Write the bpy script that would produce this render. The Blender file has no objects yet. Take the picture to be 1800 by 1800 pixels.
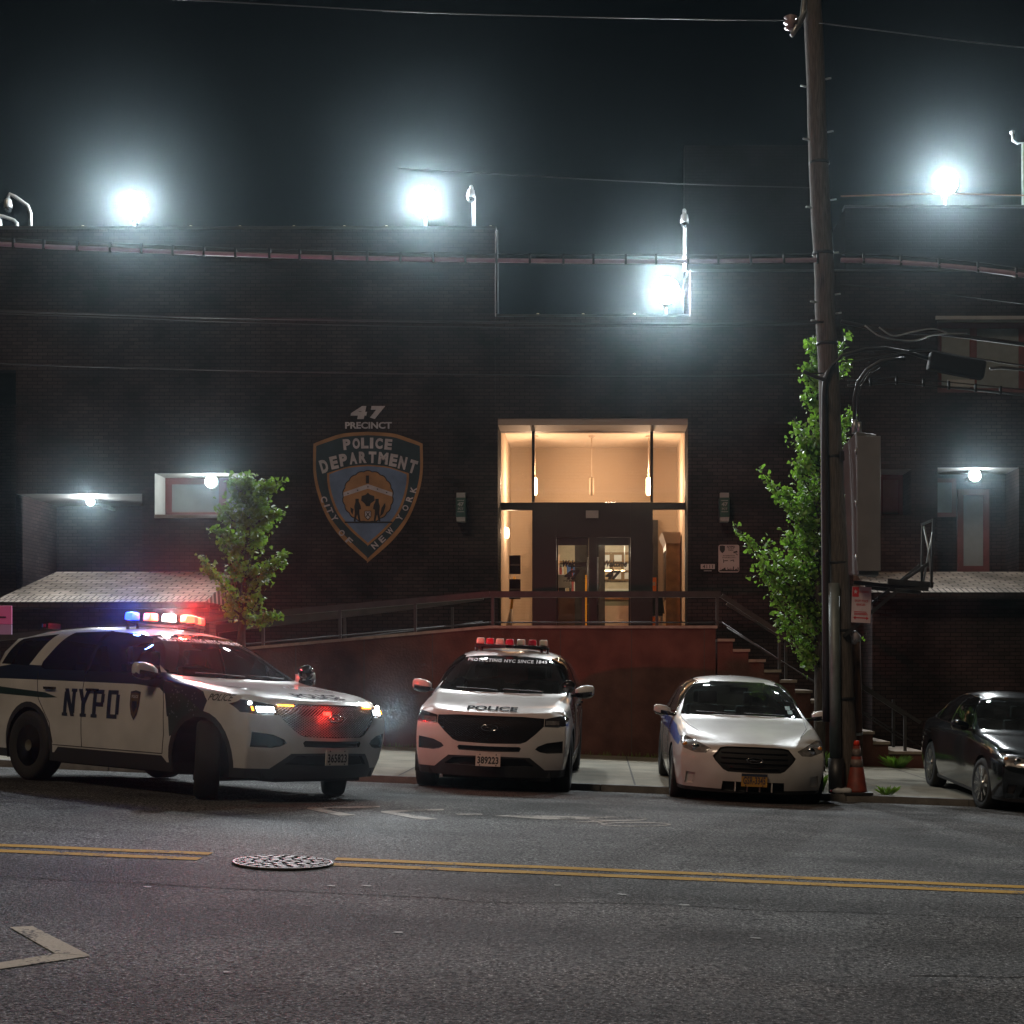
import bpy, bmesh, math, random
from mathutils import Vector, Matrix
from mathutils.bvhtree import BVHTree
R = math.radians
C = bpy.context.scene.collection
scene = bpy.context.scene
random.seed(7)

# ------------------------------------------------------------------ camera, world, sun, exposure
CAMZ = 1.54
FPX, VX, VY = 2600.0, 1056.0, 1183.0
cd = bpy.data.cameras.new('camera'); cam = bpy.data.objects.new('camera', cd); C.objects.link(cam)
cam.location = (0, 0, CAMZ); cam.rotation_euler = (R(90), 0, 0)
cd.sensor_width = 36; cd.lens = FPX/1800*36
cd.shift_x = -(VX-900)/1800; cd.shift_y = (VY-900)/1800
cd.clip_start = .1; cd.clip_end = 2000
scene.camera = cam

world = bpy.data.worlds.new('World'); scene.world = world; world.use_nodes = True
wn = world.node_tree.nodes; wl = world.node_tree.links
bg = wn['Background']; sky = wn.new('ShaderNodeTexSky'); sky.sky_type = 'NISHITA'; sky.sun_disc = False
sky.sun_elevation = R(46); sky.sun_rotation = R(155); sky.altitude = 0
wl.new(sky.outputs[0], bg.inputs[0]); bg.inputs[1].default_value = 0.0003

sd = bpy.data.lights.new('sun', 'SUN'); sd.energy = .62; sd.angle = R(12); sd.color = (1, .77, .55)
sun = bpy.data.objects.new('sun', sd); C.objects.link(sun)
# light comes from behind the camera, a little from the left
sun.rotation_euler = Vector((.30, .62, -.72)).to_track_quat('-Z', 'Y').to_euler()

scene.view_settings.view_transform = 'Standard'; scene.view_settings.look = 'None'
scene.view_settings.exposure = 0; scene.view_settings.gamma = 1
cy = scene.cycles
cy.use_denoising = True; cy.denoising_prefilter = 'ACCURATE'; cy.max_bounces = 7; cy.diffuse_bounces = 3; cy.glossy_bounces = 3
cy.transmission_bounces = 4; cy.transparent_max_bounces = 16; cy.volume_bounces = 0
cy.sample_clamp_indirect = 3; cy.caustics_reflective = False; cy.caustics_refractive = False
cy.use_adaptive_sampling = True; cy.adaptive_threshold = .012

def P(px, py, D): return Vector(((px-VX)/FPX*D, D, CAMZ+(VY-py)/FPX*D))
KERB = .085
YK = 19.25
def gz(x, y=None):
    """street falls to the right; the carriageway is crowned in the middle"""
    z = -.041*x
    if y is not None and 1.95 < y < YK: z += .15*(1-((y-10.6)/8.65)**2)
    return z
def GP(px, py):
    """point of the carriageway seen at a photo pixel"""
    D = 14.0
    for _ in range(12):
        x = (px-VX)/FPX*D; D += ((CAMZ-(gz(x, D)+.041*x))*FPX/(py-.041*(px-VX)-VY)-D)*.8
    return ((px-VX)/FPX*D, D)
def G(x, y, dz=0): return Vector((x, y, gz(x)+(KERB if y > YK else 0)+dz))

# ------------------------------------------------------------------ materials
MATS = {}
def mat(name, col=(.5, .5, .5), rough=.6, metal=0, emit=None, es=0, coat=0, noise=0, nscale=8, bump=0, bscale=40, spec=.5, trans=0, stretch=None):
    if name in MATS: return MATS[name]
    m = bpy.data.materials.new(name); m.use_nodes = True; n = m.node_tree.nodes; l = m.node_tree.links
    b = n['Principled BSDF']
    b.inputs['Base Color'].default_value = (*col, 1); b.inputs['Roughness'].default_value = rough
    b.inputs['Metallic'].default_value = metal; b.inputs['Coat Weight'].default_value = coat
    b.inputs['Coat Roughness'].default_value = .06; b.inputs['Specular IOR Level'].default_value = spec
    if emit: b.inputs['Emission Color'].default_value = (*emit, 1); b.inputs['Emission Strength'].default_value = es
    if noise or bump:
        tc = n.new('ShaderNodeTexCoord'); src = tc.outputs['Object']
        if stretch:
            mp = n.new('ShaderNodeMapping'); mp.inputs['Scale'].default_value = stretch; l.new(src, mp.inputs[0]); src = mp.outputs[0]
    if noise:
        t = n.new('ShaderNodeTexNoise'); t.inputs['Scale'].default_value = nscale; t.inputs['Detail'].default_value = 6
        l.new(src, t.inputs['Vector'])
        r = n.new('ShaderNodeMapRange'); r.inputs[1].default_value = .3; r.inputs[2].default_value = .7
        r.inputs[3].default_value = 1-noise; r.inputs[4].default_value = 1+noise*.6
        l.new(t.outputs[0], r.inputs[0])
        mx = n.new('ShaderNodeMix'); mx.data_type = 'RGBA'; mx.blend_type = 'MULTIPLY'; mx.inputs[0].default_value = 1
        mx.inputs[6].default_value = (*col, 1); l.new(r.outputs[0], mx.inputs[7]); l.new(mx.outputs[2], b.inputs['Base Color'])
    if bump:
        t2 = n.new('ShaderNodeTexNoise'); t2.inputs['Scale'].default_value = bscale; t2.inputs['Detail'].default_value = 4
        l.new(src, t2.inputs['Vector'])
        bp = n.new('ShaderNodeBump'); bp.inputs['Strength'].default_value = bump; bp.inputs['Distance'].default_value = .02
        l.new(t2.outputs[0], bp.inputs['Height']); l.new(bp.outputs[0], b.inputs['Normal'])
    MATS[name] = m; return m

def brick(name, c1, c2, mortar, w=.21, h=.075, ms=.008, axes='xz', rough=.85, mott=1):
    m = bpy.data.materials.new(name); m.use_nodes = True; n = m.node_tree.nodes; l = m.node_tree.links
    b = n['Principled BSDF']; b.inputs['Roughness'].default_value = rough; b.inputs['Specular IOR Level'].default_value = .12
    tc = n.new('ShaderNodeTexCoord'); sp = n.new('ShaderNodeSeparateXYZ'); cb = n.new('ShaderNodeCombineXYZ')
    l.new(tc.outputs['Object'], sp.inputs[0])
    if axes == 'xz':                      # walls: run along x+y so side faces get bricks too
        ad = n.new('ShaderNodeMath'); l.new(sp.outputs[0], ad.inputs[0]); l.new(sp.outputs[1], ad.inputs[1])
        l.new(ad.outputs[0], cb.inputs[0]); l.new(sp.outputs[2], cb.inputs[1])
    else:
        l.new(sp.outputs[0], cb.inputs[0]); l.new(sp.outputs[1], cb.inputs[1])
    t = n.new('ShaderNodeTexBrick'); t.inputs['Scale'].default_value = 1
    t.inputs['Brick Width'].default_value = w; t.inputs['Row Height'].default_value = h; t.inputs['Mortar Size'].default_value = ms
    t.inputs['Color1'].default_value = (*c1, 1); t.inputs['Color2'].default_value = (*c2, 1); t.inputs['Mortar'].default_value = (*mortar, 1)
    t.inputs['Bias'].default_value = -.2
    l.new(cb.outputs[0], t.inputs['Vector'])
    nz = n.new('ShaderNodeTexNoise'); nz.inputs['Scale'].default_value = .9; nz.inputs['Detail'].default_value = 8
    l.new(tc.outputs['Object'], nz.inputs['Vector'])
    r = n.new('ShaderNodeMapRange'); r.inputs[1].default_value = .3; r.inputs[2].default_value = .7; r.inputs[3].default_value = 1-.55*mott; r.inputs[4].default_value = 1+.5*mott
    l.new(nz.outputs[0], r.inputs[0])
    mx = n.new('ShaderNodeMix'); mx.data_type = 'RGBA'; mx.blend_type = 'MULTIPLY'; mx.inputs[0].default_value = 1
    l.new(t.outputs[0], mx.inputs[6]); l.new(r.outputs[0], mx.inputs[7]); l.new(mx.outputs[2], b.inputs['Base Color'])
    bp = n.new('ShaderNodeBump'); bp.inputs['Strength'].default_value = .4; bp.inputs['Distance'].default_value = .006; bp.invert = True
    l.new(t.outputs[1], bp.inputs['Height']); l.new(bp.outputs[0], b.inputs['Normal'])
    MATS[name] = m; return m

def glass(name, tint=(.6, .7, .7), refl=1.0, rough=.02, dirt=0):
    m = bpy.data.materials.new(name); m.use_nodes = True; n = m.node_tree.nodes; l = m.node_tree.links
    n.remove(n['Principled BSDF']); out = n['Material Output']
    tr = n.new('ShaderNodeBsdfTransparent'); tr.inputs[0].default_value = (*tint, 1)
    gl = n.new('ShaderNodeBsdfGlossy'); gl.inputs['Roughness'].default_value = rough; gl.inputs['Color'].default_value = (refl, refl, refl, 1)
    fr = n.new('ShaderNodeFresnel'); fr.inputs[0].default_value = 1.5
    mx = n.new('ShaderNodeMixShader'); l.new(fr.outputs[0], mx.inputs[0]); l.new(tr.outputs[0], mx.inputs[1]); l.new(gl.outputs[0], mx.inputs[2])
    last = mx
    if dirt:
        df = n.new('ShaderNodeBsdfDiffuse'); df.inputs[0].default_value = (.5, .55, .55, 1)
        m2 = n.new('ShaderNodeMixShader')
        tc = n.new('ShaderNodeTexCoord'); t = n.new('ShaderNodeTexNoise'); t.inputs['Scale'].default_value = 3; t.inputs['Detail'].default_value = 6
        l.new(tc.outputs['Object'], t.inputs['Vector'])
        r = n.new('ShaderNodeMapRange'); r.inputs[1].default_value = .35; r.inputs[2].default_value = .75; r.inputs[3].default_value = dirt*.3; r.inputs[4].default_value = dirt
        l.new(t.outputs[0], r.inputs[0]); l.new(r.outputs[0], m2.inputs[0])
        l.new(mx.outputs[0], m2.inputs[1]); l.new(df.outputs[0], m2.inputs[2]); last = m2
    l.new(last.outputs[0], out.inputs[0]); MATS[name] = m; return m

def asphalt():
    m = bpy.data.materials.new('asphalt'); m.use_nodes = True; n = m.node_tree.nodes; l = m.node_tree.links
    b = n['Principled BSDF']; tc = n.new('ShaderNodeTexCoord')
    def nz(s, d=4, st=None):
        t = n.new('ShaderNodeTexNoise'); t.inputs['Scale'].default_value = s; t.inputs['Detail'].default_value = d
        if st:
            mp = n.new('ShaderNodeMapping'); mp.inputs['Scale'].default_value = st; l.new(tc.outputs['Object'], mp.inputs[0]); l.new(mp.outputs[0], t.inputs['Vector'])
        else: l.new(tc.outputs['Object'], t.inputs['Vector'])
        return t
    def rng(t, a, c, lo, hi):
        r = n.new('ShaderNodeMapRange'); r.inputs[1].default_value = a; r.inputs[2].default_value = c; r.inputs[3].default_value = lo; r.inputs[4].default_value = hi
        l.new(t.outputs[0], r.inputs[0]); return r
    def mul(a, c):
        x = n.new('ShaderNodeMath'); x.operation = 'MULTIPLY'; l.new(a.outputs[0], x.inputs[0]); l.new(c.outputs[0], x.inputs[1]); return x
    fine = rng(nz(44, 3), .38, .62, .15, 2.1)
    speck = rng(nz(90, 2), .60, .68, 1, 4.5)
    mid = rng(nz(3, 6), .3, .7, .82, 1.15)
    bands = rng(nz(1, 4, (.07, .9, 1)), .35, .65, .62, 1.35)
    stain = rng(nz(.55, 5), .34, .46, .55, 1.08)
    v = mul(mul(mul(mul(fine, speck), mid), bands), stain)
    mx = n.new('ShaderNodeMix'); mx.data_type = 'RGBA'; mx.blend_type = 'MULTIPLY'; mx.inputs[0].default_value = 1
    mx.inputs[6].default_value = (.070, .070, .070, 1); l.new(v.outputs[0], mx.inputs[7]); l.new(mx.outputs[2], b.inputs['Base Color'])
    b.inputs['Specular IOR Level'].default_value = .10; rr = rng(nz(60, 3), .3, .7, .65, .95); l.new(rr.outputs[0], b.inputs['Roughness'])
    bp = n.new('ShaderNodeBump'); bp.inputs['Strength'].default_value = 1; bp.inputs['Distance'].default_value = .02
    l.new(nz(75, 3).outputs[0], bp.inputs['Height']); l.new(bp.outputs[0], b.inputs['Normal'])
    MATS['asphalt'] = m; return m

def paintmark(name, col, wear=.5):
    """worn road paint: bare asphalt shows through where it has worn away"""
    m = bpy.data.materials.new(name); m.use_nodes = True; n = m.node_tree.nodes; l = m.node_tree.links
    b = n['Principled BSDF']; b.inputs['Roughness'].default_value = .85; b.inputs['Specular IOR Level'].default_value = .1
    tc = n.new('ShaderNodeTexCoord'); t = n.new('ShaderNodeTexNoise'); t.inputs['Scale'].default_value = 45; t.inputs['Detail'].default_value = 5
    l.new(tc.outputs['Object'], t.inputs['Vector'])
    t2 = n.new('ShaderNodeTexNoise'); t2.inputs['Scale'].default_value = 4; l.new(tc.outputs['Object'], t2.inputs['Vector'])
    ad = n.new('ShaderNodeMath'); l.new(t.outputs[0], ad.inputs[0]); l.new(t2.outputs[0], ad.inputs[1])
    r = n.new('ShaderNodeMapRange'); r.inputs[1].default_value = .72+wear*.3; r.inputs[2].default_value = .86+wear*.3
    l.new(ad.outputs[0], r.inputs[0])
    mx = n.new('ShaderNodeMix'); mx.data_type = 'RGBA'; mx.inputs[6].default_value = (*col, 1); mx.inputs[7].default_value = (.055, .054, .054, 1)
    l.new(r.outputs[0], mx.inputs[0]); l.new(mx.outputs[2], b.inputs['Base Color'])
    bp = n.new('ShaderNodeBump'); bp.inputs['Strength'].default_value = .5; bp.inputs['Distance'].default_value = .01
    l.new(t.outputs[0], bp.inputs['Height']); l.new(bp.outputs[0], b.inputs['Normal'])
    MATS[name] = m; return m

def leafmat(name, col):
    m = bpy.data.materials.new(name); m.use_nodes = True; n = m.node_tree.nodes; l = m.node_tree.links
    b = n['Principled BSDF']; b.inputs['Roughness'].default_value = .45
    out = n['Material Output']; tl = n.new('ShaderNodeBsdfTranslucent'); tl.inputs[0].default_value = (col[0]*1.3, col[1]*1.5, col[2]*.6, 1)
    oi = n.new('ShaderNodeTexCoord'); t = n.new('ShaderNodeTexNoise'); t.inputs['Scale'].default_value = 5; l.new(oi.outputs['Object'], t.inputs['Vector'])
    cr = n.new('ShaderNodeMix'); cr.data_type = 'RGBA'; cr.inputs[6].default_value = (col[0]*.5, col[1]*.55, col[2]*.6, 1); cr.inputs[7].default_value = (col[0]*1.6, col[1]*1.35, col[2], 1)
    r = n.new('ShaderNodeMapRange'); r.inputs[1].default_value = .35; r.inputs[2].default_value = .65; l.new(t.outputs[0], r.inputs[0]); l.new(r.outputs[0], cr.inputs[0])
    l.new(cr.outputs[2], b.inputs['Base Color'])
    mx = n.new('ShaderNodeMixShader'); mx.inputs[0].default_value = .35; l.new(b.outputs[0], mx.inputs[1]); l.new(tl.outputs[0], mx.inputs[2]); l.new(mx.outputs[0], out.inputs[0])
    MATS[name] = m; return m

M = dict(
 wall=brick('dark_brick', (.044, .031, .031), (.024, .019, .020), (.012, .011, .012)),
 wallin=brick('lobby_brick', (.50, .41, .32), (.498, .408, .318), (.485, .395, .308), mott=.08),
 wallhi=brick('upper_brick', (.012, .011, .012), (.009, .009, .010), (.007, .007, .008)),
 apron=brick('apron_brick', (.30, .255, .22), (.20, .17, .145), (.07, .06, .052), .30, .15, .016, 'xy'),
 soldier=brick('soldier_brick', (.30, .26, .23), (.22, .19, .17), (.05, .045, .04), .11, .6, .014, 'xy'),
 reveal=mat('painted_reveal', (.30, .30, .28), .7, noise=.2, nscale=3),
 asphalt=asphalt(),
 concrete=mat('concrete', (.21, .19, .145), .9, noise=.32, nscale=1.4, bump=.3, bscale=60),
 joint=mat('joint', (.05, .045, .04), .9),
 kerb=mat('kerb_stone', (.13, .12, .11), .8, noise=.4, nscale=6, bump=.4),
 stucco=mat('brown_stucco', (.105, .047, .037), .9, noise=.45, nscale=1.8, bump=.4, bscale=25, spec=.15),
 cap=mat('cap_stone', (.28, .23, .19), .8, noise=.3, nscale=8),
 tread=mat('tread', (.26, .21, .17), .8, noise=.3, nscale=6),
 rail=mat('bronze_rail', (.04, .036, .036), .55, metal=.2, noise=.3, nscale=5),
 white=mat('white_road_paint', (.42, .40, .36), .8), 
 steel=mat('galvanised', (.42, .44, .44), .4, metal=.7, noise=.2, nscale=12),
 blackm=mat('black_metal', (.02, .02, .022), .45),
 darkm=mat('dark_steel', (.035, .035, .037), .5, metal=.4, noise=.3, nscale=9),
 wood=mat('pole_wood', (.12, .10, .085), .8, noise=.5, nscale=14, bump=.8, bscale=22, stretch=(6, 6, .35)),
 bark=mat('bark', (.05, .04, .032), .9, noise=.5, nscale=12, bump=.8, bscale=30, stretch=(3, 3, .6)),
 cable=mat('cable', (.03, .028, .03), .5, spec=.4),
 tarcable=mat('lashed_cable', (.30, .22, .27), .42, noise=.2),
 redframe=mat('red_window_frame', (.11, .03, .028), .6, noise=.2),
 frost=mat('frosted_panel', (.17, .19, .185), .5, noise=.1),
 darkglass=mat('dark_glass', (.012, .014, .016), .08),
 bronze=mat('door_bronze', (.018, .016, .016), .45),
 winglass=glass('lobby_glass', (.93, .93, .90), .7),
 cream=mat('cream_ceiling', (.62, .52, .42), .8, noise=.08),
 tile=mat('lobby_floor', (.25, .2, .15), .35, noise=.3, nscale=30),
)
M['clad0'] = mat('matt_black', (.015, .016, .018), .85, spec=.2)
M['yellow'] = paintmark('yellow_paint', (.50, .28, .025), 1.35)
M['wpaint'] = paintmark('worn_white_paint', (.52, .475, .38), 1.1)
M['wpaint2'] = paintmark('faded_white_paint', (.36, .33, .30), 1.0)

# ------------------------------------------------------------------ mesh helpers
def worldloc(o):
    v = Vector((0, 0, 0))
    while o: v += o.location; o = o.parent
    return v
class MB:
    def __init__(s): s.v = []; s.f = []; s.m = []; s.cm = 0; s.sm = []; s.cs = False
    def add(s, vs, fs):
        b = len(s.v); s.v += [Vector(v) for v in vs]
        for f in fs: s.f.append([b+i for i in f]); s.m.append(s.cm); s.sm.append(s.cs)
        return s
    def box(s, x0, x1, y0, y1, z0, z1):
        return s.add([(x0, y0, z0), (x1, y0, z0), (x1, y1, z0), (x0, y1, z0), (x0, y0, z1), (x1, y0, z1), (x1, y1, z1), (x0, y1, z1)],
                     [(0, 3, 2, 1), (4, 5, 6, 7), (0, 1, 5, 4), (1, 2, 6, 5), (2, 3, 7, 6), (3, 0, 4, 7)])
    def obox(s, a, b, w, h, up=(0, 0, 1)):
        """box bar from a to b, w across, h along up"""
        a = Vector(a); b = Vector(b); d = (b-a).normalized(); sd_ = d.cross(Vector(up)).normalized(); u = sd_.cross(d).normalized()
        vs = []
        for p in (a, b):
            for (i, j) in ((-1, -1), (1, -1), (1, 1), (-1, 1)): vs.append(p+sd_*w/2*i+u*h/2*j)
        return s.add(vs, [(0, 1, 2, 3), (7, 6, 5, 4), (0, 4, 5, 1), (1, 5, 6, 2), (2, 6, 7, 3), (3, 7, 4, 0)])
    def tube(s, pts, r, n=8, cap=True):
        pts = [Vector(p) for p in pts]; rs = r if isinstance(r, (list, tuple)) else [r]*len(pts)
        vs = []; prev = None
        for i, p in enumerate(pts):
            d = (pts[min(i+1, len(pts)-1)]-pts[max(i-1, 0)])
            if d.length < 1e-9: d = Vector((0, 0, 1))
            d.normalize()
            if prev is None:
                a = Vector((0, 0, 1)) if abs(d.z) < .9 else Vector((1, 0, 0))
                u = d.cross(a).normalized()
            else: u = (prev-d*prev.dot(d)).normalized()
            prev = u; w = d.cross(u)
            for k in range(n):
                t = 2*math.pi*k/n; vs.append(p+(u*math.cos(t)+w*math.sin(t))*rs[i])
        fs = []
        for i in range(len(pts)-1):
            for k in range(n): fs.append((i*n+k, i*n+(k+1) % n, (i+1)*n+(k+1) % n, (i+1)*n+k))
        if cap: fs += [tuple(range(n-1, -1, -1)), tuple((len(pts)-1)*n+k for k in range(n))]
        cs = s.cs; s.cs = True; s.add(vs, fs); s.cs = cs; return s
    def lathe(s, prof, c=(0, 0, 0), axis='z', n=24):
        """prof: (radius, along)"""
        vs = []; c = Vector(c)
        for (r, h) in prof:
            for k in range(n):
                t = 2*math.pi*k/n; a, b = r*math.cos(t), r*math.sin(t)
                vs.append(c+Vector({'z': (a, b, h), 'y': (b, h, a), 'x': (h, a, b)}[axis]))
        fs = [(i*n+k, i*n+(k+1) % n, (i+1)*n+(k+1) % n, (i+1)*n+k) for i in range(len(prof)-1) for k in range(n)]
        if prof[0][0] > 1e-6: fs.append(tuple(range(n-1, -1, -1)))
        if prof[-1][0] > 1e-6: fs.append(tuple((len(prof)-1)*n+k for k in range(n)))
        cs = s.cs; s.cs = True; s.add(vs, fs); s.cs = cs; return s
    def prism(s, poly, y0, y1, axis='y'):
        """poly in (x,z) extruded over y (or other axes)"""
        n = len(poly)
        def mk(a, b, t): return {'y': (a, t, b), 'x': (t, a, b), 'z': (a, b, t)}[axis]
        vs = [mk(a, b, y0) for a, b in poly]+[mk(a, b, y1) for a, b in poly]
        return s.add(vs, [tuple(range(n)), tuple(range(2*n-1, n-1, -1))]+[(i, i+n, (i+1) % n+n, (i+1) % n) for i in range(n)])
    def build(s, name, mats, parent=None, local=False, bevel=0):
        me = bpy.data.meshes.new(name); o = bpy.data.objects.new(name, me); C.objects.link(o)
        off = Vector((0, 0, 0))
        if parent: o.parent = parent
        if parent and not local: off = worldloc(parent)
        me.from_pydata([v-off for v in s.v], [], s.f)
        for mm in (mats if isinstance(mats, (list, tuple)) else [mats]): me.materials.append(mm)
        me.polygons.foreach_set('material_index', s.m); me.polygons.foreach_set('use_smooth', s.sm)
        bm = bmesh.new(); bm.from_mesh(me); bmesh.ops.recalc_face_normals(bm, faces=bm.faces)
        if bevel:
            es = [e for e in bm.edges if len(e.link_faces) == 2 and e.calc_face_angle(0) > .6]
            bmesh.ops.bevel(bm, geom=es, offset=bevel, segments=2, affect='EDGES', profile=.6)
            for f in bm.faces: f.smooth = False
        bm.to_mesh(me); bm.free(); me.update()
        return o

def tag(o, label=None, cat=None, group=None, kind=None):
    if label: o['label'] = label
    if cat: o['category'] = cat
    if group: o['group'] = group
    if kind: o['kind'] = kind
    return o
def root(name, loc, label, cat, group=None, rz=0):
    o = bpy.data.objects.new(name, None); o.empty_display_size = .2; C.objects.link(o)
    o.location = loc; o.rotation_euler = (0, 0, rz); tag(o, label, cat, group); return o
def lamp(name, kind, loc, power, col, parent, size=.05, direction=None, spot=None, local=False, blend=.6):
    d = bpy.data.lights.new(name, kind); d.energy = power; d.color = col
    if kind in ('POINT', 'SPOT'): d.shadow_soft_size = size
    if kind == 'SPOT': d.spot_size = R(spot or 120); d.spot_blend = blend
    if kind == 'AREA': d.size = size
    o = bpy.data.objects.new(name, d); C.objects.link(o); o.parent = parent
    o.location = Vector(loc)-(Vector((0, 0, 0)) if local or not parent else worldloc(parent))
    if direction: o.rotation_euler = Vector(direction).to_track_quat('-Z', 'Y').to_euler()
    return o

# text as a flat triangle mesh: returns (verts2d, faces)
def text2d(s, size=1, bold=0, shear=0, sx=1, align='CENTER', spacing=1):
    c = bpy.data.curves.new('t', 'FONT'); c.body = s; c.size = size; c.offset = bold; c.shear = shear; c.align_x = align
    c.space_character = spacing; c.resolution_u = 3
    o = bpy.data.objects.new('t', c); C.objects.link(o)
    dg = bpy.context.evaluated_depsgraph_get(); me = bpy.data.meshes.new_from_object(o.evaluated_get(dg))
    v = [(p.co.x*sx, p.co.y) for p in me.vertices]; f = [tuple(p.vertices) for p in me.polygons]
    bpy.data.objects.remove(o); bpy.data.curves.remove(c); bpy.data.meshes.remove(me)
    return v, f
def fittext(s, w, h, bold=0, shear=0, spacing=1):
    """text scaled to exactly w x h, centred"""
    v, f = text2d(s, 1, bold, shear, spacing=spacing)
    x0 = min(a for a, b in v); x1 = max(a for a, b in v); y0 = min(b for a, b in v); y1 = max(b for a, b in v)
    return [((a-(x0+x1)/2)*w/(x1-x0), (b-(y0+y1)/2)*h/(y1-y0)) for a, b in v], f
def wall_text(mb, tx, x, y, z, rot=0):
    """flat lettering facing the camera (normal -y) at world x,z"""
    v, f = tx; c, s_ = math.cos(rot), math.sin(rot)
    mb.add([(x+a*c-b*s_, y, z+a*s_+b*c) for a, b in v], f)
# ================================================================== SETTING
g = MB(); g.add([(-220, -60, gz(-220)-.03), (220, -60, gz(220)-.03), (220, 300, gz(220)-.03), (-220, 300, gz(-220)-.03)], [(0, 1, 2, 3)])
tag(g.build('ground', M['concrete']), kind='structure')
rd = MB()
ysr = [-6, 0, 1.9]+[1.95+.5*i for i in range(36)]
ysr[-1] = YK
for i in range(len(ysr)-1):
    c, d = ysr[i], ysr[i+1]
    rd.add([(-80, c, gz(-80, c)), (80, c, gz(80, c)), (80, d, gz(80, d)), (-80, d, gz(-80, d))], [(0, 1, 2, 3)])
rd.sm = [True]*len(rd.f)
tag(rd.build('road', M['asphalt']), kind='structure')
# pavement with joints
sw = MB()
sw.add([(-80, YK+.16, gz(-80)+KERB), (80, YK+.16, gz(80)+KERB), (80, 33, gz(80)+KERB), (-80, 33, gz(-80)+KERB)], [(0, 1, 2, 3)])
sw.cm = 1
for x in [-13.5+1.55*i for i in range(20)]: sw.add([(x-.012, YK+.16, gz(x)+KERB+.004), (x+.012, YK+.16, gz(x)+KERB+.004), (x+.012, 26.2, gz(x)+KERB+.004), (x-.012, 26.2, gz(x)+KERB+.004)], [(0, 1, 2, 3)])
for y in (20.9, 22.5, 24.1, 25.4):
    sw.add([(-20, y-.01, gz(-20)+KERB+.004), (20, y-.01, gz(20)+KERB+.004), (20, y+.012, gz(20)+KERB+.004), (-20, y+.012, gz(-20)+KERB+.004)], [(0, 1, 2, 3)])
tag(sw.build('pavement', [M['concrete'], M['joint']]), kind='structure')
kb = MB()
for i in range(40):
    a = -32+1.6*i; b = a+1.588
    kb.add([(a, YK, gz(a)-.02), (b, YK, gz(b)-.02), (b, YK+.16, gz(b)-.02), (a, YK+.16, gz(a)-.02),
            (a, YK+.015, gz(a)+KERB+.003), (b, YK+.015, gz(b)+KERB+.003), (b, YK+.16, gz(b)+KERB+.003), (a, YK+.16, gz(a)+KERB+.003)],
           [(0, 1, 5, 4), (4, 5, 6, 7), (1, 2, 6, 5), (3, 0, 4, 7)])
tag(kb.build('kerb', M['kerb']), kind='structure')
# painted markings -------------------------------------------------
def strip(m, pts, w, dz=.004):
    """flat ribbon over ground points"""
    L = []; Rr = []
    for i, p in enumerate(pts):
        p = Vector(p); d = (Vector(pts[min(i+1, len(pts)-1)])-Vector(pts[max(i-1, 0)])).normalized(); nrm = Vector((-d.y, d.x))
        jit = random.uniform(-.004, .004); a = p+nrm*(w/2+jit); b = p-nrm*(w/2-jit)
        L.append((a.x, a.y, gz(a.x, a.y)+dz)); Rr.append((b.x, b.y, gz(b.x, b.y)+dz))
    n = len(pts); m.add(L+Rr, [(i, i+1, n+i+1, n+i) for i in range(n-1)])
def flat(m, poly, dz=.004): m.add([(x, y, gz(x, y)+dz) for x, y in poly], [tuple(range(len(poly)))])
ym = MB()
for yy in (10.43, 10.14):
    strip(ym, [(-30+.25*i, yy+.006*math.sin(i*1.7)) for i in range(110)], .14)
    strip(ym, [(-1.87+.25*i, yy-.0+.01*min(1, i/8)+.006*math.sin(i*1.3)) for i in range(130)], .14)
tag(ym.build('yellow_centre_line', M['yellow']), kind='structure')
def gpoly(m, pts): flat(m, [GP(*q) for q in pts])
def gline(m, a, b, wa, wb=None):
    """painted bar between two photo points, wa/wb thick at the ends"""
    wb = wb or wa; n = 5; L = []; U = []
    for k in range(n+1):
        u = k/n; x = a[0]+(b[0]-a[0])*u; y = a[1]+(b[1]-a[1])*u; w = wa+(wb-wa)*u; L.append((x, y-w/2)); U.append((x, y+w/2))
    for k in range(n): gpoly(m, [L[k], L[k+1], U[k+1], U[k]])
for tp, up, lo in (((540, 1421.5), (668, 1418.5), (612, 1433.5)), ((670, 1427.5), (780, 1423.5), (757, 1440.5))):
    cm_ = MB(); gline(cm_, tp, up, 2.4, 2.6)
    gpoly(cm_, [(tp[0], tp[1]+1), (tp[0]+26, tp[1]+1), (lo[0]+14, lo[1]), (lo[0]-16, lo[1]+1)])
    tag(cm_.build('lane_chevron', M['wpaint2']), kind='structure')
cm_ = MB(); gpoly(cm_, [(17, 1631), (57, 1629), (159, 1681), (97, 1677)]); gpoly(cm_, [(97, 1677.5), (159, 1681.5), (-30, 1709), (-30, 1698)])
tag(cm_.build('lane_arrow', M['wpaint']), kind='structure')
bk = MB()
def ering(m, cx, cy_, rx, ry, w, n=26):
    for k in range(n):
        a = 2*math.pi*k/n; b = 2*math.pi*(k+1)/n
        gpoly(m, [(cx+(rx-o*w*4)*math.cos(t), cy_+(ry-o*w)*math.sin(t)) for t, o in ((a, 0), (b, 0), (b, 1), (a, 1))])
gline(bk, (803, 1432), (848, 1432), 2.2); gpoly(bk, [(868, 1434.5), (900, 1433), (1030, 1436), (1045, 1441), (960, 1441)])
ering(bk, 1088, 1440, 52, 3.6, 1.5); ering(bk, 1118, 1449.5, 62, 4.2, 1.7); gline(bk, (1035, 1440), (1062, 1449), 2.2); gline(bk, (1010, 1446), (1110, 1442), 1.8); gline(bk, (1030, 1437), (1100, 1436.5), 1.5)
tag(bk.build('bicycle_lane_marking', M['wpaint2']), kind='structure')
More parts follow.
